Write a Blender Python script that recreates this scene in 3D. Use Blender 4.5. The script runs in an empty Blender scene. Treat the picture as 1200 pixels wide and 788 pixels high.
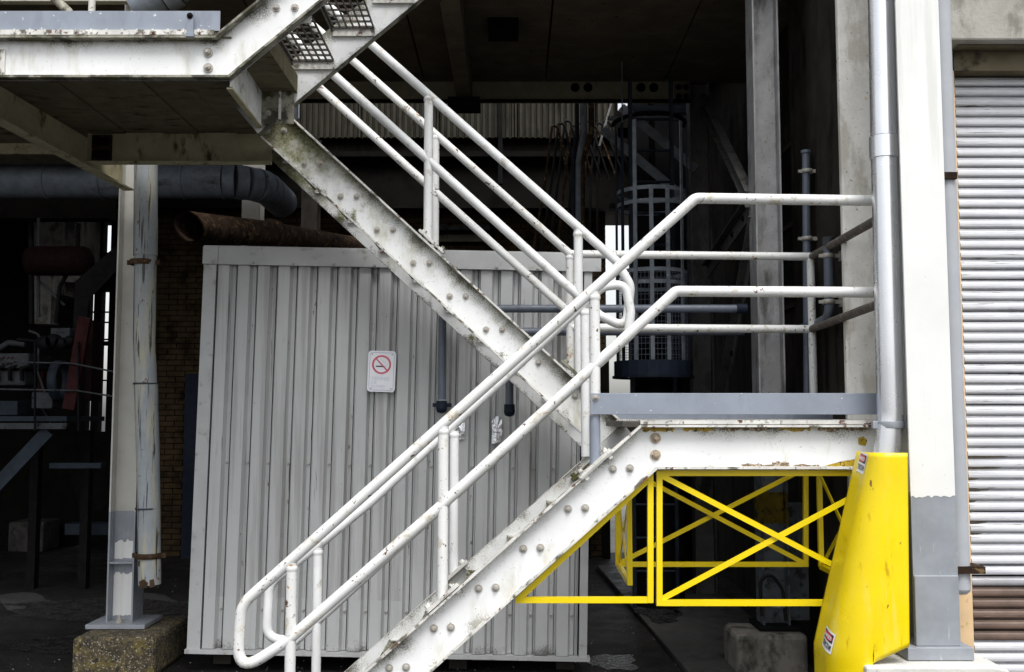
import bpy, math, random
from mathutils import Vector, Matrix
R = math.radians
sc = bpy.context.scene
C = sc.collection
rng = random.Random(7)

# ---------------------------------------------------------------- camera, sky, sun, exposure
CAMZ, PITCH, F = 1.7, R(4.57), 1200.0
cd = bpy.data.cameras.new("camera"); cam = bpy.data.objects.new("camera", cd); C.objects.link(cam)
cam.location = (0, 0, CAMZ); cam.rotation_euler = (R(90) + PITCH, 0, 0)
cd.sensor_width = 36; cd.lens = 36; cd.clip_start = .05; cd.clip_end = 2000
sc.camera = cam
world = bpy.data.worlds.new("World"); sc.world = world; world.use_nodes = True
wn = world.node_tree; wn.nodes.clear()
sky = wn.nodes.new("ShaderNodeTexSky"); sky.sky_type = 'NISHITA'; sky.sun_disc = False
sky.sun_elevation = R(60); sky.sun_rotation = R(166); sky.dust_density = 3; sky.air_density = 1.2
hs = wn.nodes.new("ShaderNodeHueSaturation"); hs.inputs['Saturation'].default_value = .22
bg = wn.nodes.new("ShaderNodeBackground"); bg.inputs['Strength'].default_value = .14
wo = wn.nodes.new("ShaderNodeOutputWorld")
wn.links.new(sky.outputs[0], hs.inputs['Color']); wn.links.new(hs.outputs[0], bg.inputs['Color']); wn.links.new(bg.outputs[0], wo.inputs[0])
sl = bpy.data.lights.new("sun", 'SUN'); so = bpy.data.objects.new("sun", sl); C.objects.link(so)
sl.energy = 1.5; sl.angle = R(25); sl.color = (1, .985, .96)
so.rotation_euler = Vector((-.12, .48, -.868)).to_track_quat('-Z', 'Y').to_euler(); so.location = (-3, -6, 9)
sc.view_settings.view_transform = 'Standard'; sc.view_settings.look = 'None'
sc.view_settings.exposure = .75; sc.view_settings.gamma = 1.0
sc.cycles.max_bounces = 6; sc.cycles.diffuse_bounces = 3; sc.cycles.glossy_bounces = 3

def W(px, py, D):
    """point of the plane Y=D seen at photograph pixel (px, py)"""
    a = (px - 600) / F; b = (394 - py) / F
    c, s = math.cos(PITCH), math.sin(PITCH)
    k = D / (c - s * b)
    return Vector((a * k, D, CAMZ + (s + c * b) * k))

# ---------------------------------------------------------------- materials
MATS = {}
def nd(nt, t, **kw):
    n = nt.nodes.new(t)
    for k, v in kw.items(): setattr(n, k, v)
    return n
def ramp(nt, src, a, b, ca=0.0, cb=1.0):
    m = nd(nt, "ShaderNodeMapRange"); m.interpolation_type = 'SMOOTHSTEP'
    m.inputs[1].default_value = a; m.inputs[2].default_value = b
    m.inputs[3].default_value = ca; m.inputs[4].default_value = cb
    nt.links.new(src, m.inputs[0]); return m.outputs[0]
def mth(nt, op, a, b=None, clamp=False):
    m = nd(nt, "ShaderNodeMath", operation=op); m.use_clamp = clamp
    for i, v in enumerate((a, b)):
        if v is None: continue
        if isinstance(v, (int, float)): m.inputs[i].default_value = v
        else: nt.links.new(v, m.inputs[i])
    return m.outputs[0]
def noise(nt, vec, scale, detail=4, rough=.6, stretch=None):
    if stretch:
        mp = nd(nt, "ShaderNodeMapping"); mp.inputs['Scale'].default_value = stretch
        nt.links.new(vec, mp.inputs[0]); vec = mp.outputs[0]
    n = nd(nt, "ShaderNodeTexNoise"); n.inputs['Scale'].default_value = scale
    n.inputs['Detail'].default_value = detail; n.inputs['Roughness'].default_value = rough
    nt.links.new(vec, n.inputs['Vector']); return n.outputs[0]
def mixc(nt, f, a, b):
    m = nd(nt, "ShaderNodeMix", data_type='RGBA')
    nt.links.new(f, m.inputs[0]) if not isinstance(f, float) else setattr(m.inputs[0], 'default_value', f)
    for i, v in ((6, a), (7, b)):
        if isinstance(v, tuple): m.inputs[i].default_value = (*v[:3], 1)
        else: nt.links.new(v, m.inputs[i])
    return m.outputs[2]
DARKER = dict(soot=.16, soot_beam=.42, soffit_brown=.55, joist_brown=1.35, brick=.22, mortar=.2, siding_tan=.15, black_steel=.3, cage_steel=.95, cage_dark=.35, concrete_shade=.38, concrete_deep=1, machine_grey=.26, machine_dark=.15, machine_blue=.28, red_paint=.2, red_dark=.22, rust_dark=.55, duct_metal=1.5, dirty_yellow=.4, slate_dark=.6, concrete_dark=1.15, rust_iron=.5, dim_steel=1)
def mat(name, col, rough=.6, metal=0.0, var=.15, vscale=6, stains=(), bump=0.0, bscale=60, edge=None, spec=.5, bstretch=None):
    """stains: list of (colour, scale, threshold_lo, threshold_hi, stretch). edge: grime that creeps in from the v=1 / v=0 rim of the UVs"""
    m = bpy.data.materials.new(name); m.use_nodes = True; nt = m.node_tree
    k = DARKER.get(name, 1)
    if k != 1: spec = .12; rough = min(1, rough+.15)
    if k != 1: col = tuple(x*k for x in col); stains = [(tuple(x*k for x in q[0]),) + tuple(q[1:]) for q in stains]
    bs = nt.nodes["Principled BSDF"]
    pos = nd(nt, "ShaderNodeNewGeometry").outputs['Position']
    c = mixc(nt, ramp(nt, noise(nt, pos, vscale), .3, .7), tuple(x * (1 - var) for x in col), tuple(min(1, x * (1 + var * .6)) for x in col))
    for (sc_, s, lo, hi, st) in stains:
        c = mixc(nt, ramp(nt, noise(nt, pos, s, 6, .65, st), lo, hi), c, sc_)
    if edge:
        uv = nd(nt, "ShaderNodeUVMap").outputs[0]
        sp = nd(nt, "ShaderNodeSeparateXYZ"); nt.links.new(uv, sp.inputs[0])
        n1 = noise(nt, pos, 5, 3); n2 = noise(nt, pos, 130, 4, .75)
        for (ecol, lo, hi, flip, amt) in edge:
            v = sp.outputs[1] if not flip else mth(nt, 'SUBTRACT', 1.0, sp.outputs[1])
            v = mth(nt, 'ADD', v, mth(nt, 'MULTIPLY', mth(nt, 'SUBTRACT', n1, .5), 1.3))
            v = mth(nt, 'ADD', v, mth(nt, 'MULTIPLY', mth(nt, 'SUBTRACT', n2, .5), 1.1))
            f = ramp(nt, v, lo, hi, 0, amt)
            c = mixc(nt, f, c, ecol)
    nt.links.new(c, bs.inputs['Base Color'])
    bs.inputs['Roughness'].default_value = rough; bs.inputs['Metallic'].default_value = metal
    bs.inputs['Specular IOR Level'].default_value = spec
    rv = .02 if metal > .5 else .1
    r = ramp(nt, noise(nt, pos, vscale * 2.3), .3, .7, max(.05, rough - rv), min(1, rough + rv)); nt.links.new(r, bs.inputs['Roughness'])
    if bump:
        bp = nd(nt, "ShaderNodeBump"); bp.inputs['Strength'].default_value = bump; bp.inputs['Distance'].default_value = .01
        nt.links.new(noise(nt, pos, bscale, 5, .6, bstretch), bp.inputs['Height']); nt.links.new(bp.outputs[0], bs.inputs['Normal'])
    MATS[name] = m; return m
RUST = (.11, .045, .02); GRIME = (.05, .045, .03); MOSS = (.075, .075, .02)
WHITE = (.77, .78, .775)
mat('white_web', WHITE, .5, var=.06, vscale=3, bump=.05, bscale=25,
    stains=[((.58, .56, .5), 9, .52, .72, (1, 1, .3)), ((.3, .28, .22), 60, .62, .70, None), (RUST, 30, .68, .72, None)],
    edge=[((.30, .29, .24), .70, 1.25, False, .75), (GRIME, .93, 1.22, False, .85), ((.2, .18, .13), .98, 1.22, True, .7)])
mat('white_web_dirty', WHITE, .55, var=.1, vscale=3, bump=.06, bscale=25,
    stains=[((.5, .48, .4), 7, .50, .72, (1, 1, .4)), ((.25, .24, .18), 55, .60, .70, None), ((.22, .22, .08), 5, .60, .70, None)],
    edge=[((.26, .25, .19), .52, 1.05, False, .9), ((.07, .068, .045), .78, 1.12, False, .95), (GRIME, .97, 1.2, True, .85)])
def moss_gradient():
    """dirty white web whose upper (left) end is overgrown: moss fades with the distance along the stringer (UV.x, metres) broken up by noise"""
    m = MATS['white_web_dirty'].copy(); m.name = 'white_web_mossgrad'; nt = m.node_tree; bs = nt.nodes["Principled BSDF"]
    src = bs.inputs['Base Color'].links[0].from_socket
    sp = nd(nt, "ShaderNodeSeparateXYZ"); nt.links.new(nd(nt, "ShaderNodeUVMap").outputs[0], sp.inputs[0])
    pos = nd(nt, "ShaderNodeNewGeometry").outputs['Position']
    d = mth(nt, 'SUBTRACT', mth(nt, 'MULTIPLY', sp.outputs[1], .35), sp.outputs[0])
    d = mth(nt, 'ADD', d, mth(nt, 'MULTIPLY', mth(nt, 'SUBTRACT', noise(nt, pos, 9, 5), .5), 1.3))
    f = ramp(nt, d, -.50, .02, 0, .93)
    c2 = mixc(nt, ramp(nt, noise(nt, pos, 60, 4, .7), .4, .6), (.06, .065, .015), (.22, .21, .09))
    nt.links.new(mixc(nt, f, src, c2), bs.inputs['Base Color']); MATS[m.name] = m
moss_gradient()
mat('white_paint', (.73, .74, .735), .42, var=.08, vscale=6, bump=.05, bscale=40,
    stains=[((.5, .48, .42), 14, .56, .7, None), ((.12, .08, .05), 45, .665, .69, (1, 1, .6))])
mat('white_paint_worn', (.72, .725, .71), .45, var=.08, vscale=5, bump=.05,
    stains=[((.5, .45, .36), 10, .55, .68, None), ((.42, .26, .12), 16, .625, .66, None), (RUST, 26, .63, .65, None), ((.15, .1, .07), 60, .65, .68, None)])
mat('dark_rail', (.12, .1, .085), .6, var=.3, vscale=12, stains=[((.4, .38, .34), 20, .55, .75, None)])
mat('flange_dirty', (.30, .29, .23), .6, var=.35, vscale=8, stains=[(GRIME, 10, .45, .56, None), (MOSS, 6, .5, .68, None)])
mat('flange_white', (.66, .65, .61), .55, var=.2, vscale=8, stains=[((.12, .11, .08), 12, .52, .62, None), (RUST, 22, .58, .64, None)])
mat('column_white', (.76, .76, .74), .5, var=.05, vscale=2, bump=.08, bscale=18, stains=[((.66, .66, .63), 7, .5, .66, (2, 2, .12)), ((.4, .38, .33), 50, .66, .70, None)])
mat('column_cream', (.50, .49, .45), .5, var=.1, vscale=5, stains=[((.33, .27, .16), 12, .60, .78, (1, 1, .3)), (RUST, 50, .68, .74, None)])
mat('column_grey', (.27, .29, .32), .5, var=.12, vscale=8, bump=.04, bscale=90, stains=[((.62, .63, .65), 40, .60, .75, (1, 1, .12))])
mat('column_grime', (.29, .29, .295), .6, var=.2, vscale=7, stains=[((.075, .075, .07), 9, .5, .72, (1, 1, .3)), ((.22, .15, .05), 6, .64, .75, None), ((.05, .07, .05), 60, .58, .7, None)])
mat('blue_paint', (.25, .28, .335), .5, var=.1, vscale=5, stains=[((.2, .22, .27), 9, .5, .7, (1, 1, .3)), ((.8, .8, .82), 42, .675, .685, None), ((.05, .05, .06), 70, .74, .76, None)])
mat('yellow_paint', (.82, .62, .0), .38, var=.04, vscale=4, stains=[((.85, .8, .45), 60, .70, .74, None), ((.3, .2, .02), 55, .735, .76, None)])
mat('yellow_guard', (.84, .63, .0), .34, var=.08, vscale=3, bump=.06, bscale=9,
    stains=[((.80, .66, .12), 6, .5, .7, (1.5, 1, .2)), ((.58, .36, .0), 13, .60, .70, (1.5, 1, .35)), ((.20, .08, .02), 26, .67, .69, (1, 1, .45))])
mat('galvanised', (.80, .81, .84), .26, metal=.8, var=.05, vscale=4, bump=.0, stains=[((.66, .67, .72), 5, .5, .7, (3, 3, .08))])
mat('duct_metal', (.085, .095, .11), .5, metal=.15, var=.2, vscale=10, stains=[((.2, .21, .22), 50, .6, .8, None), ((.03, .03, .03), 5, .55, .7, (.4, 1, 1))])
mat('drain_worn', (.31, .335, .355), .5, var=.12, vscale=6, bump=.15, bscale=14, stains=[((.42, .4, .3), 8, .48, .64, (2, 2, .2)), ((.05, .05, .05), 11, .56, .62, (3, 3, .16)), ((.16, .08, .05), 18, .64, .68, None)])
mat('rust_iron', (.16, .10, .06), .8, var=.4, vscale=20, bump=.3, bscale=60, stains=[((.4, .26, .12), 24, .58, .7, None), ((.03, .02, .015), 14, .55, .7, None)])
mat('rust_dark', (.085, .052, .034), .75, var=.4, vscale=10, bump=.2, bscale=50, stains=[((.30, .20, .10), 22, .54, .64, (.5, 1, 1)), ((.03, .02, .015), 9, .52, .64, None)])
mat('cladding', (.47, .48, .48), .5, var=.05, vscale=3, bump=.02, bscale=30,
    stains=[((.34, .34, .33), 5, .48, .66, (3, 3, .10)), ((.14, .12, .09), 34, .66, .69, (1, 1, .3)), ((.09, .08, .06), 9, .64, .68, (5, 5, .12))])
mat('cladding_low', (.47, .48, .48), .5, var=.05, vscale=3, stains=[((.24, .24, .23), 5, .55, .8, (3, 3, .12))],
    edge=[((.05, .045, .035), .93, 1.12, True, .8)])
mat('flashing', (.43, .44, .44), .5, var=.08, vscale=4, stains=[((.2, .19, .16), 9, .55, .75, None)])
mat('concrete', (.36, .35, .31), .85, var=.15, vscale=5, bump=.3, bscale=50, stains=[((.2, .19, .16), 6, .5, .7, (1, 1, .5)), ((.08, .07, .05), 34, .66, .74, None), ((.45, .33, .12), 7, .68, .74, None)])
mat('concrete_pale', (.62, .61, .57), .85, var=.12, vscale=6, bump=.35, bscale=40, stains=[((.3, .27, .22), 12, .58, .7, None), ((.1, .08, .05), 34, .66, .72, None)])
mat('concrete_pier', (.74, .73, .69), .85, var=.15, vscale=4, bump=.3, bscale=50, stains=[((.50, .48, .42), 5, .48, .62, (1, 1, .4)), ((.2, .17, .13), 34, .62, .68, None), ((.5, .38, .15), 6, .64, .7, None)])
mat('concrete_mossy', (.075, .058, .032), .9, var=.4, vscale=14, bump=1.0, bscale=70, stains=[((.13, .10, .025), 7, .48, .62, None), ((.025, .02, .014), 20, .52, .6, None), ((.34, .31, .25), 75, .56, .62, None)])
mat('concrete_dark', (.16, .15, .135), .9, var=.25, vscale=7, bump=.4, bscale=50, stains=[((.04, .04, .035), 6, .48, .66, (1, 1, .6)), ((.3, .29, .27), 26, .63, .72, None)])
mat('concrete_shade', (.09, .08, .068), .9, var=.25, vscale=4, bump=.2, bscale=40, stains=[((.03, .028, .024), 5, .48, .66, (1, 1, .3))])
mat('concrete_deep', (.05, .047, .042), .9, var=.4, vscale=9, bump=.3, stains=[((.02, .019, .017), 12, .45, .62, (1, 1, .4))])
mat('soot_ceiling', (.15, .125, .09), .9, var=.2, vscale=4, spec=.15, bump=.15, bscale=30, stains=[((.12, .10, .08), 5, .5, .66, (1, 2.5, 1)), ((.05, .04, .035), 16, .62, .68, None)])
mat('girder_paint', (.26, .235, .165), .8, var=.15, vscale=5, spec=.15, stains=[((.2, .18, .13), 8, .5, .66, (1, 1, .5))])
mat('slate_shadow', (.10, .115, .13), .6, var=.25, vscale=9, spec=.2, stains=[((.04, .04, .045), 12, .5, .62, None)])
mat('dim_steel', (.085, .083, .078), .6, var=.2, vscale=8, stains=[((.04, .038, .034), 8, .5, .62, (1, 1, .4))])
mat('soot', (.045, .040, .032), .85, var=.25, vscale=5, bump=.15, bscale=40, stains=[((.02, .018, .015), 6, .5, .68, None)])
mat('soot_beam', (.10, .088, .066), .8, var=.2, vscale=6, stains=[((.03, .027, .02), 8, .5, .68, (1, 1, .5))])
mat('soffit_brown', (.30, .26, .17), .8, var=.15, vscale=9, bump=.1, bscale=60, stains=[((.06, .05, .035), 6, .52, .72, (1, 3, 1))])
mat('joist_brown', (.36, .33, .22), .7, var=.15, vscale=9, stains=[((.07, .055, .03), 9, .55, .70, (1, 1, .4)), ((.25, .15, .05), 20, .62, .72, None)])
mat('brick', (.30, .205, .11), .9, var=.35, vscale=5, bump=.3, bscale=60, stains=[((.09, .06, .035), 3.5, .5, .68, None)])
mat('mortar', (.06, .05, .04), .95, var=.2, vscale=20)
mat('siding_tan', (.34, .32, .24), .6, var=.15, vscale=5, stains=[((.12, .11, .08), 6, .5, .7, (3, 1, .4))])
mat('black_steel', (.018, .018, .02), .6, var=.3, vscale=8)
mat('cage_steel', (.17, .19, .215), .5, metal=.1, var=.25, vscale=14, stains=[((.3, .36, .44), 20, .6, .75, None)])
mat('cage_dark', (.035, .05, .075), .45, metal=.1, var=.3, vscale=14)
mat('wire', (.075, .09, .12), .5, metal=.1, var=.2)
mat('slate_pipe', (.11, .128, .165), .42, var=.12, vscale=12, stains=[((.35, .4, .48), 50, .66, .74, None)])
mat('slate_dark', (.025, .035, .06), .42, var=.2, vscale=12)
mat('slat_silver', (.61, .62, .645), .45, metal=.1, var=.06, vscale=3, stains=[((.52, .53, .57), 4, .52, .62, (1, 1, 9)), ((.16, .15, .14), 9, .635, .66, (.3, 1, 9))])
mat('slat_rusty', (.13, .085, .065), .6, var=.25, vscale=7, stains=[((.42, .34, .3), 9, .62, .72, (.4, 1, 7)), ((.06, .04, .03), 9, .58, .7, (.5, 1, 5))])
mat('slat_grey', (.33, .33, .345), .5, metal=.2, var=.15, vscale=5, stains=[((.16, .11, .07), 7, .58, .68, (.5, 1, 5))])
mat('rot_stain', (.05, .04, .025), .8, var=.3, vscale=30)
mat('peach_paint', (.74, .52, .30), .6, var=.08, vscale=7, stains=[((.5, .36, .12), 12, .6, .7, None)])
mat('pipe_grey', (.40, .42, .45), .5, var=.06, vscale=6, stains=[((.65, .65, .67), 45, .68, .74, None)])
mat('dirty_splash', (.45, .30, .01), .5, var=.25, vscale=30, stains=[(GRIME, 60, .52, .6, None)])
mat('rust_scale', (.22, .15, .09), .8, var=.4, vscale=40, stains=[((.55, .5, .42), 70, .52, .58, None), (GRIME, 50, .55, .62, None)])
mat('asphalt', (.013, .0125, .012), .6, var=.5, vscale=1.6, bump=1.0, bscale=70, spec=.3, stains=[((.008, .008, .008), 1.1, .42, .56, (1, 2, 1)), ((.055, .05, .042), 60, .56, .64, None), ((.22, .2, .18), 120, .66, .69, None)])
mat('pad_concrete', (.05, .05, .048), .6, var=.25, vscale=4, bump=.2, bscale=40, stains=[((.03, .03, .03), 4, .5, .62, None)])
mat('apron_concrete', (.55, .52, .47), .8, var=.15, vscale=1.2, bump=.1)
mat('wet_patch', (.03, .03, .03), .28, var=.5, vscale=9, bump=1.0, bscale=30)
mat('foil', (.8, .81, .84), .22, metal=.9, var=.1, vscale=30, bump=1.0, bscale=34)
mat('bolt_steel', (.42, .40, .36), .5, metal=.2, var=.2, vscale=60, stains=[((.2, .11, .05), 60, .55, .7, None)])
mat('bolt_rust', (.36, .29, .21), .65, var=.3, vscale=60, stains=[((.6, .5, .4), 70, .55, .7, None)])
mat('sign_white', (.85, .86, .90), .35, var=.02)
mat('sign_edge', (.52, .56, .68), .4, var=.03)
mat('sign_red', (.62, .10, .16), .5, var=.05)
mat('sign_black', (.02, .025, .03), .5, var=.05)
mat('sign_pale', (.62, .66, .76), .5, var=.03)
mat('sticker_red', (.62, .05, .06), .4, var=.05)
mat('red_paint', (.16, .035, .04), .55, var=.25, vscale=9, stains=[((.05, .02, .02), 8, .55, .7, None)])
mat('red_dark', (.045, .010, .010), .6, var=.3, vscale=9)
mat('machine_grey', (.20, .22, .24), .5, var=.2, vscale=14, stains=[((.04, .04, .045), 16, .54, .66, None)])
mat('machine_dark', (.03, .034, .04), .5, var=.3, vscale=10)
mat('machine_blue', (.09, .12, .16), .55, var=.2, vscale=10)
mat('hose_black', (.010, .010, .011), .7, var=.2, spec=.2)
mat('dirty_yellow', (.33, .24, .03), .6, var=.3, vscale=10, stains=[((.03, .03, .03), 9, .5, .6, None)])
mat('grating_dark', (.05, .045, .036), .6, var=.3, vscale=20, stains=[(RUST, 30, .55, .7, None)])

# ---------------------------------------------------------------- mesh helpers
class MB:
    def __init__(s): s.v = []; s.f = []; s.uv = []; s.sm = []
    def face(s, pts, uv=None, smooth=False):
        b = len(s.v); s.v += [tuple(p) for p in pts]; s.f.append(list(range(b, b + len(pts)))); s.uv.append(uv); s.sm.append(smooth)
    def mesh(s, vs, fs, smooth=False, uvs=None):
        b = len(s.v); s.v += [tuple(p) for p in vs]
        for i, f in enumerate(fs): s.f.append([b + k for k in f]); s.uv.append(uvs[i] if uvs else None); s.sm.append(smooth)
        return s
    def box(s, x0, x1, y0, y1, z0, z1, M=None):
        x0, x1 = min(x0, x1), max(x0, x1); y0, y1 = min(y0, y1), max(y0, y1); z0, z1 = min(z0, z1), max(z0, z1)
        v = [Vector(p) for p in ((x0,y0,z0),(x1,y0,z0),(x1,y1,z0),(x0,y1,z0),(x0,y0,z1),(x1,y0,z1),(x1,y1,z1),(x0,y1,z1))]
        if M: v = [M @ p for p in v]
        uvb = [(0,0)]*4; uvt = [(0,1)]*4; sd = [(0,0),(1,0),(1,1),(0,1)]
        return s.mesh(v, [(0,3,2,1),(4,5,6,7),(0,1,5,4),(1,2,6,5),(2,3,7,6),(3,0,4,7)], uvs=[uvb, uvt, sd, sd, sd, sd])
    def bar(s, a, b, w, h, up=(0, 0, 1)):
        """rectangular bar from a to b; h is its size along up, w across"""
        a = Vector(a); b = Vector(b); d = (b - a).normalized(); up = Vector(up)
        sd = d.cross(up).normalized(); u = sd.cross(d).normalized()
        o = [sd * w / 2 * i + u * h / 2 * j for i, j in ((-1,-1),(1,-1),(1,1),(-1,1))]
        v = [a + q for q in o] + [b + q for q in o]
        return s.mesh(v, [(3,2,1,0),(4,5,6,7),(0,1,5,4),(1,2,6,5),(2,3,7,6),(3,0,4,7)])
    def prism(s, poly, y0, y1):
        """polygon of (x, z) extruded in Y"""
        n = len(poly); v = [(p[0], y0, p[1]) for p in poly] + [(p[0], y1, p[1]) for p in poly]
        return s.mesh(v, [tuple(range(n)), tuple(range(2*n-1, n-1, -1))] + [(i, n+i, n+(i+1) % n, (i+1) % n) for i in range(n)])
    def tube(s, pts, r, n=14, caps=True, r1=None):
        pts = [Vector(p) for p in pts]; m = len(pts); rings = []
        d0 = (pts[1]-pts[0]).normalized(); ref = Vector((0, 0, 1)) if abs(d0.z) < .9 else Vector((0, 1, 0))
        u = d0.cross(ref).normalized()
        vs = []
        for i, p in enumerate(pts):
            if i == 0: d = d0
            elif i == m-1: d = (pts[-1]-pts[-2]).normalized()
            else: d = ((pts[i]-pts[i-1]).normalized() + (pts[i+1]-pts[i]).normalized()).normalized()
            u = (u - d * u.dot(d)).normalized(); w = d.cross(u)
            k = 1.0
            if 0 < i < m-1: k = 1 / max(.5, d.dot((pts[i+1]-pts[i]).normalized()))
            rr = r if r1 is None else r + (r1-r) * i / (m-1)
            for j in range(n):
                a = 2*math.pi*j/n; q = u*math.cos(a) + w*math.sin(a)
                if k > 1.001:   # mitre: stretch along the bisector normal
                    b = ((pts[i+1]-pts[i]).normalized() - (pts[i]-pts[i-1]).normalized())
                    if b.length > 1e-6:
                        b.normalize(); q = q + b * q.dot(b) * (k-1)
                vs.append(p + q*rr)
        fs = [(i*n+j, i*n+(j+1) % n, (i+1)*n+(j+1) % n, (i+1)*n+j) for i in range(m-1) for j in range(n)]
        s.mesh(vs, fs, smooth=True)
        if caps:
            s.mesh([vs[j] for j in range(n)], [tuple(range(n-1, -1, -1))]); s.mesh([vs[(m-1)*n+j] for j in range(n)], [tuple(range(n))])
        return s
    def lathe(s, prof, c, axis='Z', n=20, smooth=True):
        vs = []
        for (r, h) in prof:
            for j in range(n):
                a = 2*math.pi*j/n; x, y = r*math.cos(a), r*math.sin(a)
                vs.append(Vector(c) + (Vector((x, y, h)) if axis == 'Z' else Vector((x, h, y)) if axis == 'Y' else Vector((h, x, y))))
        m = len(prof)
        fs = [(i*n+j, i*n+(j+1) % n, (i+1)*n+(j+1) % n, (i+1)*n+j) for i in range(m-1) for j in range(n)]
        return s.mesh(vs, fs, smooth=smooth)
def origin(o):
    p = Vector((0, 0, 0))
    while o: p += o.location; o = o.parent
    return p
def build(name, mb, m, parent=None, label=None, bevel=0, kind=None, cat=None, group=None, thick=None):
    xs, ys, zs = zip(*mb.v)
    c = Vector(((min(xs)+max(xs))/2, (min(ys)+max(ys))/2, min(zs)))
    me = bpy.data.meshes.new(name); me.from_pydata([(x-c.x, y-c.y, z-c.z) for x, y, z in mb.v], [], mb.f)
    me.polygons.foreach_set('use_smooth', mb.sm)
    ul = me.uv_layers.new(name='UVMap'); k = 0
    for f, uv in zip(mb.f, mb.uv):
        for i in range(len(f)):
            ul.data[k].uv = uv[i] if uv else (0, .5); k += 1
    me.materials.append(MATS[m]); me.update()
    o = bpy.data.objects.new(name, me); C.objects.link(o)
    if parent: o.parent = parent; o.location = c - origin(parent)
    else: o.location = c
    if bevel:
        b = o.modifiers.new('bevel', 'BEVEL'); b.width = bevel; b.segments = 2; b.limit_method = 'ANGLE'
    if thick:
        b = o.modifiers.new('solid', 'SOLIDIFY'); b.thickness = thick; b.offset = 0
    tag(o, label, cat, group, kind)
    return o
def tag(o, label=None, cat=None, group=None, kind=None):
    if label: o['label'] = label
    if cat: o['category'] = cat
    if group: o['group'] = group
    if kind: o['kind'] = kind
    return o
def thing(name, label, cat, loc, group=None):
    o = bpy.data.objects.new(name, None); C.objects.link(o); o.location = loc; o.empty_display_size = .1
    return tag(o, label, cat, group)
def inst(src, at, parent=None, name=None, rot=None, scale=None, **kw):
    o = bpy.data.objects.new(name or src.name.split('.')[0], src.data); C.objects.link(o)
    o.parent = parent; o.location = Vector(at) - (origin(parent) if parent else Vector((0, 0, 0)))
    if rot: o.rotation_euler = rot
    if scale: o.scale = scale
    for md in src.modifiers:
        n = o.modifiers.new(md.name, md.type)
        if md.type == 'BEVEL': n.width = md.width; n.segments = md.segments; n.limit_method = md.limit_method
        if md.type == 'SOLIDIFY': n.thickness = md.thickness; n.offset = 0
    tag(o, **kw); return o
def arc(c, r, a0, a1, n, D):
    return [(c[0] + r*math.cos(a0+(a1-a0)*i/n), c[1] + r*math.sin(a0+(a1-a0)*i/n)) for i in range(n+1)]
def rnd(poly, D, n=6):
    """pixel polyline -> world points; an entry (x, y, r) is a corner rounded with radius r metres"""
    P = [W(p[0], p[1], D) for p in poly]; out = []
    for i, p in enumerate(poly):
        if len(p) < 3 or i in (0, len(poly)-1): out.append(P[i]); continue
        r = p[2]; a = (P[i-1]-P[i]); b = (P[i+1]-P[i]); la, lb = a.length, b.length; a.normalize(); b.normalize()
        th = math.acos(max(-1, min(1, a.dot(b)))); t = min(r / math.tan(th/2), la*.49, lb*.49)
        p0, p1 = P[i]+a*t, P[i]+b*t
        for k in range(n+1):
            u = k/n; out.append(p0*(1-u)**2 + P[i]*2*u*(1-u) + p1*u*u)
    return out

# bolts: two source meshes used everywhere
def bolt_mesh(r, m):
    b = MB(); n = 12
    b.lathe([(0, -.004), (r*1.55, -.004), (r*1.55, 0)], (0, 0, 0), 'Y', 12, False)
    b.lathe([(0, -.014), (r*.8, -.014), (r, -.010), (r, -.004)], (0, 0, 0), 'Y', 6, False)
    b.lathe([(0, -.022), (r*.45, -.022), (r*.5, -.014)], (0, 0, 0), 'Y', 8, False)
    me = bpy.data.meshes.new('bolt'); me.from_pydata([tuple(v) for v in b.v], [], b.f); me.materials.append(MATS[m]); return me
BOLT = bolt_mesh(.0125, 'bolt_steel'); BOLTR = bolt_mesh(.0165, 'bolt_rust'); BOLTD = bolt_mesh(.018, 'soot')
def bolt(p, parent, me=BOLT, scale=1.0, rz=0.0):
    o = bpy.data.objects.new('bolt', me); C.objects.link(o); o.parent = parent
    o.location = Vector(p) - origin(parent); o.rotation_euler = (0, rng.random(), rz); o.scale = (scale,)*3
    return o

# ================================================================= SETTING
g = MB(); g.box(-300, 300, -60, 600, -.3, 0); build('ground', g, 'asphalt', kind='structure')
g = MB(); g.box(1.0, 60, 13.1, 300, .0, .006); build('concrete_apron', g, 'apron_concrete', kind='structure')
g = MB(); g.mesh([(1.16, 6.7, 0), (2.0, 6.7, 0), (2.0, 11.7, 0), (.95, 11.7, 0), (1.16, 6.7, .05), (2.0, 6.7, .05), (2.0, 11.7, .05), (.95, 11.7, .05)], [(3,2,1,0),(4,5,6,7),(0,1,5,4),(1,2,6,5),(2,3,7,6),(3,0,4,7)]); build('floor_pad', g, 'pad_concrete', kind='structure', bevel=.01)
g = MB(); n = 22; cx, cy = 1.25, 8.75
pts = [Vector((cx + (.16 + .05*math.sin(3*a) + .03*math.sin(7*a+1))*math.cos(a), cy + (.42 + .1*math.sin(2*a+1))*math.sin(a), .054)) for a in [2*math.pi*i/n for i in range(n)]]
g.face(pts); build('puddle', g, 'wet_patch', kind='structure')
for (cx, cy, rx, ry, sd_) in ((-3.6, 9.3, 1.0, .5, 1), (-3.2, 7.9, .6, .3, 2), (-2.6, 6.6, .5, .22, 4), (.72, 7.3, .16, .25, 5)):
    g = MB(); g.face([Vector((cx + rx*(1+.25*math.sin(3*a+sd_)+.12*math.sin(8*a))*math.cos(a), cy + ry*(1+.2*math.sin(4*a+sd_))*math.sin(a), .004)) for a in [2*math.pi*i/30 for i in range(30)]])
    build('puddle', g, 'wet_patch', kind='structure')
g = MB()   # loose grit scattered over the yard, in true size
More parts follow.
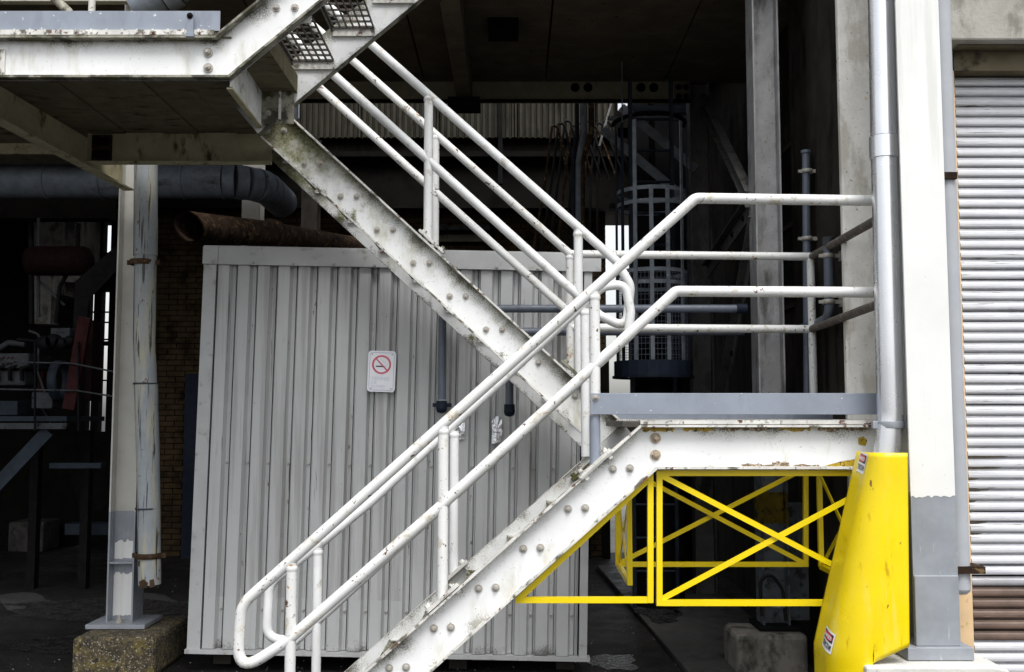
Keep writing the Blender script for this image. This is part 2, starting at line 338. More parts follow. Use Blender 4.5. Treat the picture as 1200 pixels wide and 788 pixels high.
for _ in range(1100):
    x, y = rng.uniform(-3.6, 3.0), rng.uniform(5.6, 12); r = rng.uniform(.002, .007)
    g.mesh([(x-r, y, 0), (x, y-r, 0), (x+r, y, 0), (x, y+r, 0), (x+r*.2, y, r*.9)], [(0, 1, 4), (1, 2, 4), (2, 3, 4), (3, 0, 4)])
build('loose_gravel', g, 'concrete', kind='stuff', label='pale grit scattered over the dark wet ground', cat='gravel')

g = MB(); n_ = 26
up_ = [(-6.2+3.4*k/n_, 9.9+.25*math.sin(k*.7)+rng.uniform(-.06, .06)) for k in range(n_+1)]; lo_ = [(x, y-.55-.15*math.sin(k*1.1)+rng.uniform(-.05, .05)) for k, (x, y) in enumerate(up_)]
for k in range(n_): g.face([(*up_[k], .003), (*lo_[k], .003), (*lo_[k+1], .003), (*up_[k+1], .003)])
build('sheen_band', g, 'pad_concrete', kind='structure')  # pale ground band: the wet sheen is painted in as colour
# --- ceiling over the bay: slab panels with recessed seams, part of the building
CZ = 4.95
bay = thing('bay_ceiling', 'dark sooty ceiling slab with long seams above the stair and ladder', 'ceiling', (-2, 8, CZ)); bay['kind'] = 'structure'
edges = [-9.5, -7.2, -5.4, -3.6, -2.1, -.85, .32, 1.48, 2.6, 5.0]
for i in range(len(edges)-1):
    b = MB(); b.box(edges[i]+.008, edges[i+1]-.008, 6.95, 9.75, CZ, CZ+.2); build('ceiling_panel', b, 'soot_ceiling', bay)
b = MB(); b.box(-9.5, 5, 6.96, 9.7, CZ+.19, CZ+.3); build('ceiling_slab', b, 'soot', bay)
b = MB(); b.box(-9.5, 5, 6.8, 6.95, CZ-.05, 9.0); build('upper_facade', b, 'concrete', kind='structure')
b = MB(); b.box(-.52, -.38, 7.0, 9.6, CZ-.26, CZ-.02)
build('ceiling_joist', b, 'soot_ceiling', bay, bevel=.004)
b = MB(); b.box(-.60, -.30, 9.35, 9.62, CZ-.34, CZ-.26); build('joist_bracket', b, 'soot', bay)
# light fitting-like box at the top
b = MB(); a = W(572, -6, 8.2); b.box(a.x, a.x+.25, 8.1, 8.4, CZ-.09, CZ); build('junction_box', b, 'soot', bay)
# girder under the back edge of that ceiling
gi = thing('ceiling_girder', 'long dark steel girder across the back of the ceiling, bolt pairs on its web', 'girder', (0, 9.7, 4.65))
zt, zb = W(0, 85, 9.7).z, W(0, 121, 9.7).z
b = MB(); b.box(-9, 1.72, 9.7, 9.712, zb, zt); build('web', b, 'girder_paint', gi)
b = MB(); b.box(-9, 1.72, 9.62, 9.69, zt-.014, zt); build('flange', b, 'girder_paint', gi)
b = MB(); b.box(-9, 1.72, 9.62, 9.69, zb, zb+.014); build('flange', b, 'soot', gi)
for px in (674, 689, 751, 766): bolt((W(px, 103, 9.7).x, 9.698, (zt+zb)/2), gi, BOLTD, 1.6)
a = W(801, 98, 9.7)
b = MB(); b.box(a.x-.09, a.x+.05, 9.68, 9.699, zb+.03, zt-.03); cp = build('end_plate', b, 'soot_ceiling', gi)
for dz in (.06, .15, .24):
    for dx in (-.05, .02): bolt((a.x+dx, 9.679, zb+dz), cp, BOLTD)
# --- tan profiled siding seen beyond the girder
sd = thing('profiled_siding', 'tan vertical ribbed siding strip high behind the dark girder', 'siding', (-.5, 12.2, 4.9))
x0, x1 = W(330, 0, 12.2).x, W(714, 0, 12.2).x; z0, z1 = W(0, 161, 12.2).z, W(0, 110, 12.2).z + .4
nx = int((x1-x0)/.95) + 1
for k in range(nx):
    b = MB(); xs = x0 + k*.95; x = xs; pr = []
    while x < min(xs+.94, x1): pr += [(x, 12.2), (x+.034, 12.2), (x+.040, 12.25), (x+.064, 12.25), (x+.0715, 12.2)]; x += .0715
    for (ax, ay), (bx, by) in zip(pr, pr[1:]):
        b.face([(ax, ay, z0), (bx, by, z0), (bx, by, z1), (ax, ay, z1)])
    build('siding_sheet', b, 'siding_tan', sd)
b = MB(); b.box(W(584, 0, 12.1).x, W(589, 0, 12.1).x, 12.08, 12.16, z0-.6, z1); build('hanger_bar', b, 'black_steel', sd)
b = MB(); b.box(x0, x1+.1, 12.26, 12.3, z0, z1); build('backing', b, 'soot', sd)
# --- deep dark girder below the siding
b = MB(); b.box(-9.5, 2.0, 12.3, 12.5, W(0, 246, 12.4).z, W(0, 162, 12.3).z)
b.box(-9.5, 2.0, 12.18, 12.3, W(0, 184, 12.2).z, W(0, 178, 12.2).z)
build('deep_girder', b, 'soot', label='deep sooty girder below the tan ribbed siding and above the bricks', cat='girder')
# --- back building shell
BX0, BX1 = -4.95, 1.175      # brick wall extents
YB = 12.75
bw = thing('brick_wall', 'brown brick back wall behind the grey ribbed container, ending at a bright doorway', 'brick wall', (-1.9, YB, 0))
b = MB(); b.box(BX0, BX1, YB+.014, YB+.3, 0, 4.6); build('mortar_bed', b, 'mortar', bw)
bl, bh, bj = .215, .058, .011
src = MB(); src.box(-bl/2, bl/2, -.012, .012, 0, bh); srcm = None
rest = MB(); cnt = 0
row = 0; z = .01
wins = [(-4.55, -3.95, .0, 4.2, 210), (.0, BX1, 2.2, 4.4, 88), (.85, BX1, 0, 2.2, 0)]
while z < 4.55:
    x = BX0 + (bl+bj)/2 * (row % 2) - .02
    while x < BX1 - .02:
        xa, xb = max(x, BX0), min(x+bl, BX1)
        if xb - xa > .03:
            mid = (xa+xb)/2; vis = 0
            if -4.62 < mid < -3.95 and z < 4.35: vis = 1
            if -.1 < mid and z > 3.55 and z < 4.5: vis = 1
            full = abs(xb-xa-bl) < 1e-6
            if vis and full and cnt < 298:
                cnt += 1
                if srcm is None:
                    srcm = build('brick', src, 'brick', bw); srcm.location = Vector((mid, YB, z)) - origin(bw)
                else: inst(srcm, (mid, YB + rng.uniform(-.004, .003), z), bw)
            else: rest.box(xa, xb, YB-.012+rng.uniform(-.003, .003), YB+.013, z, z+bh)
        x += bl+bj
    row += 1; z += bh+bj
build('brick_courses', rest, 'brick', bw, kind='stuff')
# dark wall left of, over and right of the doorway
def wallbox(name, x0, x1, y0, y1, z0, z1, m, **kw):
    b = MB(); b.box(x0, x1, y0, y1, z0, z1); return build(name, b, m, kind='structure', **kw)
DX1 = W(768, 0, YB).x
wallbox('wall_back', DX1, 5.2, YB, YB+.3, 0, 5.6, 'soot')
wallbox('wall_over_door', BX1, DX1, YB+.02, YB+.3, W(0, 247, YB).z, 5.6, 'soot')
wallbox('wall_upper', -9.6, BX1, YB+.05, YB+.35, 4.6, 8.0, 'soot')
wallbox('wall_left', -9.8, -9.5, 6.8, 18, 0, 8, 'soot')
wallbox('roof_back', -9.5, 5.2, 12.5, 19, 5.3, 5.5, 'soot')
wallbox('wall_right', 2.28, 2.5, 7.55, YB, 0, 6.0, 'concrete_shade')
wallbox('roof_side', -9.5, -2.6, 9.75, 12.6, 5.6, 5.8, 'soot')  # gap left between the unseen roof sides, to light siding and bricks
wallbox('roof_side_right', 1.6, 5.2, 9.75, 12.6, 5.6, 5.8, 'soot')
b = MB(); a = W(217, 438, 12.6); c = W(225, 650, 12.6); b.box(a.x, a.x+.9, 12.6, 12.7, 0, a.z)
dr = build('steel_door', b, 'slate_dark', label='dark steel door in the brick wall, mostly behind the container', cat='door')
b = MB(); b.box(W(684, 0, 12.5).x, W(689, 0, 12.5).x, 12.55, 12.72, 0, 2.9); b.box(W(703, 0, 12.5).x, W(711, 0, 12.5).x, 12.55, 12.72, 0, 2.4)
build('door_frame', b, 'soot', label='dark upright frame at the edge of the bright doorway', cat='door frame')
lv = thing('wall_louvre', 'grey horizontal louvre blades on the brick wall above the container', 'louvre', W(545, 285, 12.6))
for (y, h, m) in ((247, 5, 'machine_grey'), (268, 5, 'machine_grey'), (280, 8, 'soot_beam')):
    a, c = W(512, y-h/2, 12.6), W(574, y+h/2, 12.6); b = MB(); b.box(a.x, c.x, 12.55, 12.72, c.z, a.z); build('blade', b, m, lv)
a, c = W(574, 240, 12.6), W(580, 290, 12.6); b = MB(); b.box(a.x, c.x, 12.56, 12.72, c.z, a.z); build('frame', b, 'soot', lv)

# --- right side: concrete pier, wall face, window
cp = thing('concrete_pier', 'tall pale concrete pier behind the right drain pipe, stained and chipped', 'pier', (2.15, 6.3, 0))
PX = W(991, 394, 6.0).x
b = MB(); b.box(PX, 2.235, 6.0, 6.05, 0, 6.5); build('front_block', b, 'concrete_pier', cp, bevel=.012)
b = MB(); b.box(PX+.12, 2.45, 6.054, 6.8, 0, 6.5); build('side_block', b, 'concrete_shade', cp, bevel=.008)  # sides darker than the front block: shade and soiling put into the colour
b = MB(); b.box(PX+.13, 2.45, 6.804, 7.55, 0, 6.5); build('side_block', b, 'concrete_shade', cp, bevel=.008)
wd = thing('side_window', 'dark steel framed window in the shaded right wall', 'window', (2.27, 8.2, 1))
b = MB(); b.box(2.262, 2.278, 7.8, 8.7, 2.6, 3.9); build('pane', b, 'black_steel', wd)
for z in (2.6, 3.25, 3.9):
    b = MB(); b.box(2.24, 2.27, 7.8, 8.7, z-.02, z+.02); build('glazing_bar', b, 'soot_beam', wd)
for y in (7.8, 8.7):
    b = MB(); b.box(2.235, 2.262, y-.02, y+.02, 2.58, 3.92); build('glazing_bar', b, 'soot_beam', wd)

# ================================================================= STAIRCASE
DA, DB, DC, DD = 4.9, 5.6, 6.0, 6.7     # near/far stringer of the near flights, near/far stringer of the far flight
st = thing('steel_staircase', 'white painted steel staircase with channel stringers, two landings and tubular handrails', 'staircase', (0, 5.6, 0))
def channel(parent, top, h, D, fl, m_web, m_fl, names, extra=0):
    """top: world (x, z) points of the top edge, left to right; every straight run is a part: web + flanges; fl<0 flange to viewer"""
    P = [Vector((p[0], p[1])) for p in top]; n = len(P); bot = []
    for i in range(n):
        ds = []
        if i > 0: ds.append((P[i]-P[i-1]).normalized())
        if i < n-1: ds.append((P[i+1]-P[i]).normalized())
        nr = [Vector((d.y, -d.x)) for d in ds]
        if len(nr) == 1: bot.append(P[i] + nr[0]*h)
        else:
            mm = (nr[0]+nr[1]).normalized(); bot.append(P[i] + mm*h/mm.dot(nr[0]))
    objs = []
    t = .011
    for i in range(n-1):
        a, b_, c, d = P[i], P[i+1], bot[i+1], bot[i]
        L = (b_-a).length; mb = MB()
        y0, y1 = D, D+.009
        nseg = 1
        mb.face([(a.x, y0, a.y), (d.x, y0, d.y), (c.x, y0, c.y), (b_.x, y0, b_.y)], [(0, 1), (0, 0), (L, 0), (L, 1)])
        mb.face([(a.x, y1, a.y), (b_.x, y1, b_.y), (c.x, y1, c.y), (d.x, y1, d.y)], [(0, 1), (L, 1), (L, 0), (0, 0)])
        w = build(names[i], mb, m_web, parent)
        ya, yb = (D+fl, D) if fl < 0 else (D+.009, D+.009+fl)
        def lerp(p, q, s): return p + (q-p)*s
        k = t/h
        f = MB(); f.prism([(a.x, a.y), (b_.x, b_.y), tuple(lerp(b_, c, k)), tuple(lerp(a, d, k))], ya, yb); build('flange', f, m_fl, w)
        f = MB(); f.prism([tuple(lerp(d, a, k)), tuple(lerp(c, b_, k)), (c.x, c.y), (d.x, d.y)], ya, yb); build('flange', f, m_fl, w)
        objs.append(w)
    return objs, bot
def xz(p): return (p.x, p.z)
H = .208
# near lower flight + lower landing beam
A0, A1, A2 = W(749, 498, DA), W(660, 577.5, DA), W(1068, 498, DA)
dirn = Vector((A0.x-A1.x, A0.z-A1.z)).normalized()
slope1 = dirn.y/dirn.x
foot = (A0.x - (A0.z-.05)/slope1, .05)
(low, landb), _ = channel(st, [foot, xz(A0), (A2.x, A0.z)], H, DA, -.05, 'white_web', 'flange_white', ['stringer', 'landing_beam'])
ZL = A0.z                      # lower landing level (top of the beams)
XL = A0.x
# far stringer of the lower flight + inner beam of the lower landing; stringer top slightly different so that treads bear on it
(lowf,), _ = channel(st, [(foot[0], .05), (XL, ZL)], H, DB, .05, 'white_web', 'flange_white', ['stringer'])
# upper landing + near flight that climbs to the right
U0, U1 = W(254, 46, DA), W(268, 95, DA)
ZU = U0.z
run3 = (U0.x + 2.2, ZU + 2.2*.86)
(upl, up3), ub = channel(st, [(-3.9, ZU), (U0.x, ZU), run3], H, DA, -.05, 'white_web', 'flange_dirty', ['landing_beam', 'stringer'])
q = W(300, 150, DB); fx = q.x - .02
f3 = [(fx - .10, q.z + .12), (fx - .10 + 2.2, q.z + .12 + 2.2*.86)]
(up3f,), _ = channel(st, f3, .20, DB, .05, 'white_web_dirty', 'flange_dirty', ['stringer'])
# far flight from the upper landing down to the lower landing
T0, T1 = W(331, 128, DC), W(722, 488, DC)
sl2 = (T1.z-T0.z)/(T1.x-T0.x)
s0 = (T0.x-.005, T0.z-.005*sl2); s1 = (T1.x+.06, T1.z+.06*sl2)
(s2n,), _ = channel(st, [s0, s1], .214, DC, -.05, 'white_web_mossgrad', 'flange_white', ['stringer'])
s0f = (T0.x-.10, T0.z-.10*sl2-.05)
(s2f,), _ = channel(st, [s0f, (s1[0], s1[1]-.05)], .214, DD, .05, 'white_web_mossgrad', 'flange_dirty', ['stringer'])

# bolts, in pairs at every tread
for i in range(8):
    for dx in (-10, 10):
        p = W(728-52.4*i+dx, 550+46.6*i + (0 if dx < 0 else -1), DA)
        if p.z > .15: bolt((p.x, DA-.001, p.z), low)
for y in (513.5, 533.5): bolt((W(768, y, DA).x, DA-.001, W(768, y, DA).z), landb, BOLTR)
for i in range(-1, 8):
    for dx in (-9.5, 9.5):
        p = W(366+42.6*i+dx, 192+38.9*i, DC)
        if p.x < 9: bolt((p.x, DC-.001, p.z), s2n)
for (x, y) in ((244, 62), (244, 80)): p = W(x, y, DA); bolt((p.x, DA-.001, p.z), upl, BOLT, 1.25)
for (x, y) in ((324, 10), (345.5, 9.5), (378, -35), (399, -36)): p = W(x, y, DA); bolt((p.x, DA-.001, p.z), up3, BOLT)
p = W(-3, 76, DA)      # splice plate at the left edge
b = MB(); a, c = W(-40, 59, DA), W(6, 92, DA); b.box(a.x, c.x, DA-.012, DA-.001, c.z, a.z); spl = build('splice_plate', b, 'flange_white', upl, bevel=.002)
for y in (68, 84): q_ = W(1.5, y, DA); bolt((q_.x-.012, DA-.013, q_.z), spl)

def splash(pxs, D, m, parent, nm='paint_splash', label=None):
    b = MB(); P = [W(x, y, D) for x, y in pxs]; c = sum(P, Vector())/len(P)
    ring_ = []
    for i in range(len(P)):
        q = P[(i+1) % len(P)]
        for k in range(3): v = P[i].lerp(q, k/3); v = v + (c-v)*rng.uniform(-.10, .16); v.y = D; ring_.append(v)
    b.face(ring_[::-1] if False else ring_); return build(nm, b, m, parent, label)
splash([(1005, 513), (1012, 511), (1017, 516), (1014, 523), (1006, 521)], DA-.002, 'dirty_splash', landb)
splash([(968, 546), (985, 541), (1003, 538), (1008, 545), (990, 549), (970, 550)], DA-.002, 'dirty_splash', landb)
for (x0_, x1_, y_) in ((868, 905, 546), (905, 925, 543), (930, 968, 547), (1008, 1020, 540)):
    n_ = 7; up_ = [(x0_+(x1_-x0_)*k/n_, y_-rng.uniform(0, 3.5)) for k in range(n_+1)]; lo_ = [(x, y_+3.5) for x, _ in up_[::-1]]
    splash(up_+lo_, DA-.0015, 'rust_scale', landb, 'rust_patch')
for (x0_, x1_) in ((752, 790), (800, 838), (846, 900), (912, 950), (958, 1016)):
    n_ = 8; up_ = [(x0_+(x1_-x0_)*k/n_, 501.0) for k in range(n_+1)]; lo_ = [(x, 503+rng.uniform(0, 4.5)) for x, _ in up_[::-1]]
    splash(up_+lo_, DA-.0015, 'rust_scale' if x0_ % 4 else 'dirty_splash', landb, 'rust_patch')
# --- landings: beams round the deck, grating edges, planks
def beam_y(name, x, y0, y1, ztop, h, m, parent, fl=.05, side=1):
    b = MB(); b.box(x, x+.009, y0, y1, ztop-h, ztop)
    o = build(name, b, m, parent)
    b = MB(); b.box(x+.009 if side > 0 else x-fl, x+.009+fl if side > 0 else x, y0, y1, ztop-.011, ztop); build('flange', b, m, o)
    b = MB(); b.box(x+.009 if side > 0 else x-fl, x+.009+fl if side > 0 else x, y0, y1, ztop-h, ztop-h+.011); build('flange', b, m, o)
    return o
# lower landing deck (seen edge-on) in grating sections
LX1 = A2.x
for (xa, xb) in ((XL+.0, XL+.66), (XL+.665, LX1)):
    b = MB(); b.box(xa, xb, DA-.052, DA-.02, ZL+.003, ZL+.022)
    b.box(xa, xb, DD+.02, DD+.06, ZL+.003, ZL+.022)
    y = DA
    while y < DD: b.box(xa, xb, y, y+.006, ZL+.001, ZL+.024); y += .035
    x = xa+.01
    while x < xb: b.box(x, x+.005, DA-.03, DD+.03, ZL+.004, ZL+.018); x += .1
    build('deck_grating', b, 'flange_white', st)
b = MB(); a = W(728, 497, DA); b.box(XL-.085, XL+.01, DA-.045, DB+.1, ZL-.012, ZL+.017); build('nosing', b, 'grating_dark', st, bevel=.003)
channel(st, [(XL+.02, ZL), (LX1, ZL)], H, DD, .05, 'flange_dirty', 'flange_dirty', ['landing_beam'])
for x in (XL+.05, LX1-.08): beam_y('cross_beam', x, DA+.012, DD-.002, ZL-.004, H-.02, 'soot_beam', st)
# upper landing
RB = 6.5
zr0, zr1 = W(0, 193, RB).z, W(0, 153, RB).z
b = MB(); b.box(W(108, 0, RB).x, W(322, 0, RB).x, RB, RB+.01, zr0, zr1); rb = build('landing_beam', b, 'joist_brown', st)
b = MB(); b.box(W(108, 0, RB).x, W(322, 0, RB).x, RB-.05, RB-.001, zr0, zr0+.012); build('flange', b, 'joist_brown', rb)
a, c = W(109, 159, RB), W(131, 192, RB); b = MB(); b.box(a.x, c.x, RB-.014, RB-.001, c.z+.015, a.z); ep = build('end_plate', b, 'rust_dark', rb)
for x in (.3, .7):
    for z in (.25, .75): bolt((a.x+(c.x-a.x)*x, RB-.015, c.z+.015+(a.z-c.z-.015)*z), ep, BOLTD, 1.1)
# left receding joist from the near beam back to the left column
def bp(px, py, D): return W(px, py, D)
jx = bp(150, 210, 7.2).x - .02
j0, j1 = Vector((-2.86, DA+.012)), Vector((jx, 7.15))
def wall_prism(mb, a, b, t, z0, z1):
    d = (b-a).normalized(); nrm = Vector((-d.y, d.x))*t
    q = [a, b, b+nrm, a+nrm]
    mb.mesh([(p.x, p.y, z0) for p in q] + [(p.x, p.y, z1) for p in q], [(3,2,1,0),(4,5,6,7),(0,1,5,4),(1,2,6,5),(2,3,7,6),(3,0,4,7)])
jz1, jz0 = ZU-.025, ZU-.025-.215
b = MB(); wall_prism(b, j0, j1, .012, jz0, jz1); jo = build('landing_joist', b, 'joist_brown', st)
b = MB(); wall_prism(b, j0-Vector((-.012, 0)), j1+Vector((.012, 0)), -.07, jz0-.012, jz0-.001); build('flange', b, 'joist_brown', jo)
# right end beam of the upper landing
ex = U1.x + .015
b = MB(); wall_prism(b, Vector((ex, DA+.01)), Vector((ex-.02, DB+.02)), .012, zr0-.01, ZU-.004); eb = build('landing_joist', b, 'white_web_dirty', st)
b = MB(); wall_prism(b, Vector((ex, DA+.02)), Vector((ex-.02, DB+.02)), .03, zr0-.02, zr0-.011); build('flange', b, 'joist_brown', eb)
b = MB(); b.box(ex-.02, ex+.16, DB-.03, DB-.018, ZU-H-.02, ZU-.03); gp = build('gusset_plate', b, 'flange_dirty', st)
for z in (.3, .7): bolt((ex+.02, DB-.031, ZU-H-.02+(H-.01)*z), gp, BOLT, .8)
b = MB(); b.box(ex+.08, ex+.092, DB-.05, DB-.034, ZU-H-.0, ZU-.05); build('rib', b, 'flange_white', gp)
# deck planks run front to back under the upper landing
x = -3.9; i = 0
while x < ex-.02:
    w_ = .235; b = MB(); b.box(x+.004, min(x+w_, ex-.005)-.004, DA+.012, RB+.25, ZU-.018 - (i % 2)*.006, ZU+.002); build('deck_plank', b, 'soffit_brown', st); x += w_; i += 1
b = MB(); b.box(-3.9, ex-.005, DA-.01, RB+.25, ZU+.003, ZU+.009); build('light_stop_plate', b, 'soffit_brown', st)  # added over the planks to stop light leaking through their gaps
b = MB(); b.box(-3.9, U0.x-.0, DA-.05, DA-.012, ZU+.003, ZU+.028)
build('deck_edge', b, 'flange_white', st)
for k in range(14):
    p = W(4+17.8*k, 42.5, DA)
    if k % 1 == 0 and p.x < U0.x-.05:
        b = MB(); b.box(p.x, p.x+.010, DA-.055, DA-.049, ZU+.012, ZU+.031)
        if k == 0: dk = b
        else: dk.mesh(b.v, b.f)
build('grating_rivet', dk, 'flange_white', st, kind='stuff')
# first solid step plate and grating treads of the upper near flight
tx, tz = U0.x + .30, ZU + .10
b = MB(); b.mesh([W(290, 102, DB-.02), W(346, 97, DB-.02), W(322, 50, DA+.05), W(300, 70, DA+.05)], [(0, 1, 2, 3)])
def grating(cx, z, y0, y1, w, parent, name='tread', bars=6, rows=8, m='grating_dark', rotz=0):
    t = MB(); hh = .014
    for i in range(bars+1):
        x = cx - w/2 + w*i/bars; t.box(x-.003, x+.003, y0+.02, y1-.02, z-hh, z)
    for j in range(rows+1):
        y = y0+.02 + (y1-y0-.04)*j/rows; t.box(cx-w/2, cx+w/2, y-.004, y+.004, z-hh*.9, z-.002)
    o = build(name, t, m, parent)
    for y in (y0+.001, y1-.013):
        e = MB(); e.box(cx-w/2-.005, cx+w/2+.005, y, y+.012, z-.055, z+.004); build('end_plate', e, 'flange_white', o)
    e = MB(); e.box(cx-w/2-.012, cx-w/2-.004, y0+.013, y1-.013, z-.034, z+.006); build('nosing', e, m, o)
    return o
dz3, dx3 = .187, .187/.86
zc = W(368, 71, DB).z; xc = W(368, 71, DB).x
for k in range(4):
    o = grating(xc + dx3*k*1.02, zc + dz3*k*1.02, DA+.012, DB-.003, .225, st)
b = MB(); b.box(xc-dx3-.09, xc-dx3+.12, DA+.012, DB-.003, zc-dz3-.002, zc-dz3+.01)
b.box(xc-dx3+.12, xc-dx3+.128, DA+.012, DB-.003, zc-dz3-.002, zc-dz3+.1)
build('tread', b, 'soffit_brown', st, label='solid brown bottom tread of the upper flight')
# lower flight treads
for i in range(8):
    c = W(728-52.4*i, 550+46.6*i, DA); z = c.z-.02
    if z < .1: break
    grating(c.x, z, DA+.012, DB-.003, .22, st, bars=6, rows=10, m='flange_dirty')
for i in range(-1, 8):
    c = W(366+42.6*i, 192+38.9*i, DC); z = c.z+.03
    if z < ZL+.05: break
    grating(c.x, z, DC+.012, DD-.003, .22, st, bars=5, rows=8, m='flange_dirty')

# --- handrails. a rail assembly is a part, its tubes and posts sub-parts
def rail(parent, paths, posts, D, r, m, label=None, pr=None):
    h = bpy.data.objects.new('handrail', None); C.objects.link(h); h.parent = parent
    h.location = W(posts[0][0], posts[0][2], D) - origin(parent); h.empty_display_size = .1
    if label: h['label'] = label
    for nm, pl, mm in paths:
        b = MB(); b.tube(rnd(pl, D, 8), r, 16); build(nm, b, mm or m, h)
    for (x, y0, y1, *rest) in posts:
        a, c = W(x, y0, D), W(x, y1, D); c.x = (a.x + c.x)/2; a.x = c.x
        b = MB(); b.tube([a, c], pr or r*.98, 16); b.lathe([(r*.9, -.02), (r*1.13, -.006), (r*1.10, .008), (r*.8, .018)], a - Vector((0, 0, r*.9)), 'Z', 14); build('post', b, rest[0] if rest else m, h)
    return h
rail(st, [('top_rail', [(1066, 236), (815, 232.5, .05), (336, 661.5), (283, 709, .14), (277, 790, .13), (339, 750)], None),
          ('mid_rail', [(336, 752), (514, 595.6), (792, 341.5, .04), (1066, 343)], None)],
     [(340, 660, 885), (519, 500, 703), (697, 343, 487)], DA-.005, .0262, 'white_paint_worn', label='nearest white handrail of the lower flight, looped at its foot')
b = MB(); a, c = W(697, 487, DA-.005), W(697, 545, DA-.005); b.tube([a, Vector((a.x, a.y, c.z))], .026, 16); build('post_foot', b, 'blue_paint', st)
rail(st, [('top_rail', [(736, 396), (739, 366, .05), (733, 333, .10), (706, 336, .12), (435, 588), (374, 638), (316, 684, .13), (312, 748, .12), (345, 752)], None),
          ('mid_rail', [(345, 752), (740, 391)], None)],
     [(371, 642, 850), (532, 505, 672), (686, 362, 535)], DB+.0, .0258, 'white_paint', label='farther white handrail of the lower flight, looped at both ends')
rail(st, [('top_rail', [(350, -23), (722, 306), (739, 335, .10), (734, 385, .12), (703, 370, .06), (676, 345)], None),
          ('mid_rail', [(690, 358), (330, 33)], None)],
     [(502, 112, 284), (678, 270, 440)], DC-.0, .0272, 'white_paint', label='nearer white handrail of the descending far flight, looped at its foot')
rail(st, [('top_rail', [(340, 6), (668, 298, .03), (951, 301)], None),
          ('mid_rail', [(330, 63), (663, 363), (668, 384, .03), (951, 386)], None)],
     [(510, 158, 290), (668, 298, 440), (952, 301, 489)], DD, .0268, 'white_paint_worn', label='back white handrail that runs on along the lower landing')
# side rails that come forward from the back corner to the front rail
zt_, zm_ = W(951, 301, DD), W(951, 386, DD)
sr = bpy.data.objects.new('handrail', None); C.objects.link(sr); sr.parent = st; sr.location = zt_ - origin(st); sr['label'] = 'dark weathered side rail closing the lower landing'
b = MB(); b.tube([zt_, Vector((W(1066, 236, DA).x, DA+.03, W(1066, 236, DA).z))], .025, 14); build('top_rail', b, 'dark_rail', sr)
b = MB(); b.tube([zm_, Vector((W(1066, 343, DA).x, DA+.03, W(1066, 343, DA).z))], .025, 14); build('mid_rail', b, 'dark_rail', sr)
# clamp brackets where posts meet the stringers
def clamp(px, py, D, ang, m='flange_white'):
    M = Matrix.Translation(W(px, py, D)) @ Matrix.Rotation(-ang, 4, 'Y')
    b = MB(); b.box(-.10, .10, -.055, -.005, -.004, .012, M); o = build('bracket_plate', b, m, st)
    for x in (-.075, .075):
        e = MB(); e.lathe([(0, .03), (.013, .03), (.014, .013)], (0, 0, 0), 'Z', 6, False); e.lathe([(.014, -.012), (.013, -.03), (0, -.03)], (0, 0, 0), 'Z', 6, False)
        e.v = [tuple(M @ (Vector(v)+Vector((x, -.03, 0)))) for v in e.v]; build('bolt', e, m, o)
ang = math.atan(slope1); ang2 = math.atan(sl2)
clamp(519, 700.5, DA, ang); clamp(697, 544, DA, ang); clamp(686, 549, DB, ang, 'flange_dirty'); clamp(532, 672, DB, ang)
clamp(506, 285, DC, ang2); clamp(672, 437, DC, ang2, 'flange_dirty')
# toe plates
def toe(x0, y0, x1, y1, D, m='blue_paint', t=.006, **kw):
    a, c = W(x0, y0, D), W(x1, y1, D); b = MB(); b.box(a.x, c.x, D-t, D, c.z, a.z); return build('toe_plate', b, m, st, bevel=.0015, **kw)
tp = toe(692, 461, 1064, 486, DA-.035, label='front slate blue toe plate of the lower landing')
bolt((W(697, 466.5, DA).x, DA-.042, W(697, 466.5, DA).z), tp, BOLT, .8)
toe(668, 466, 1000, 492, DD-.03, label='rear slate blue toe plate of the lower landing')
tu = toe(-70, 13.5, 258, 37, DA-.03, label='pale slate blue toe plate of the upper landing')
a, c = W(224.5, 20, DA), W(231.5, 48, DA); b = MB(); b.box(a.x, c.x, DA-.072, DA-.058, c.z, a.z); b.box(a.x-.004, c.x+.004, DA-.076, DA-.056, c.z-.006, c.z+.012)
cl = build('clamp', b, 'blue_paint', tu, bevel=.001); p = W(228, 25.5, DA); bolt((p.x, DA-.073, p.z), cl, BOLTD, .55)
for x in (110, 60): 
    a, c = W(x, -60, 5.7), W(x, 42, 5.7)
    if x == 110: b = MB(); b.tube([(a.x, 5.7, a.z), (a.x, 5.7, c.z)], .02, 10); build('post', b, 'flange_white', st)
b = MB(); a, c = W(356, 100, 7.0), W(356, 155, 7.0); b.tube([(a.x, 6.72, a.z), (a.x, 6.72, c.z)], .022, 10); build('post', b, 'machine_grey', st)
b = MB(); a, c = W(343, 128, 6.9), W(356, 146, 6.9); b.box(a.x, c.x, 6.75, 6.76, c.z, a.z); build('toe_plate', b, 'blue_paint', st)

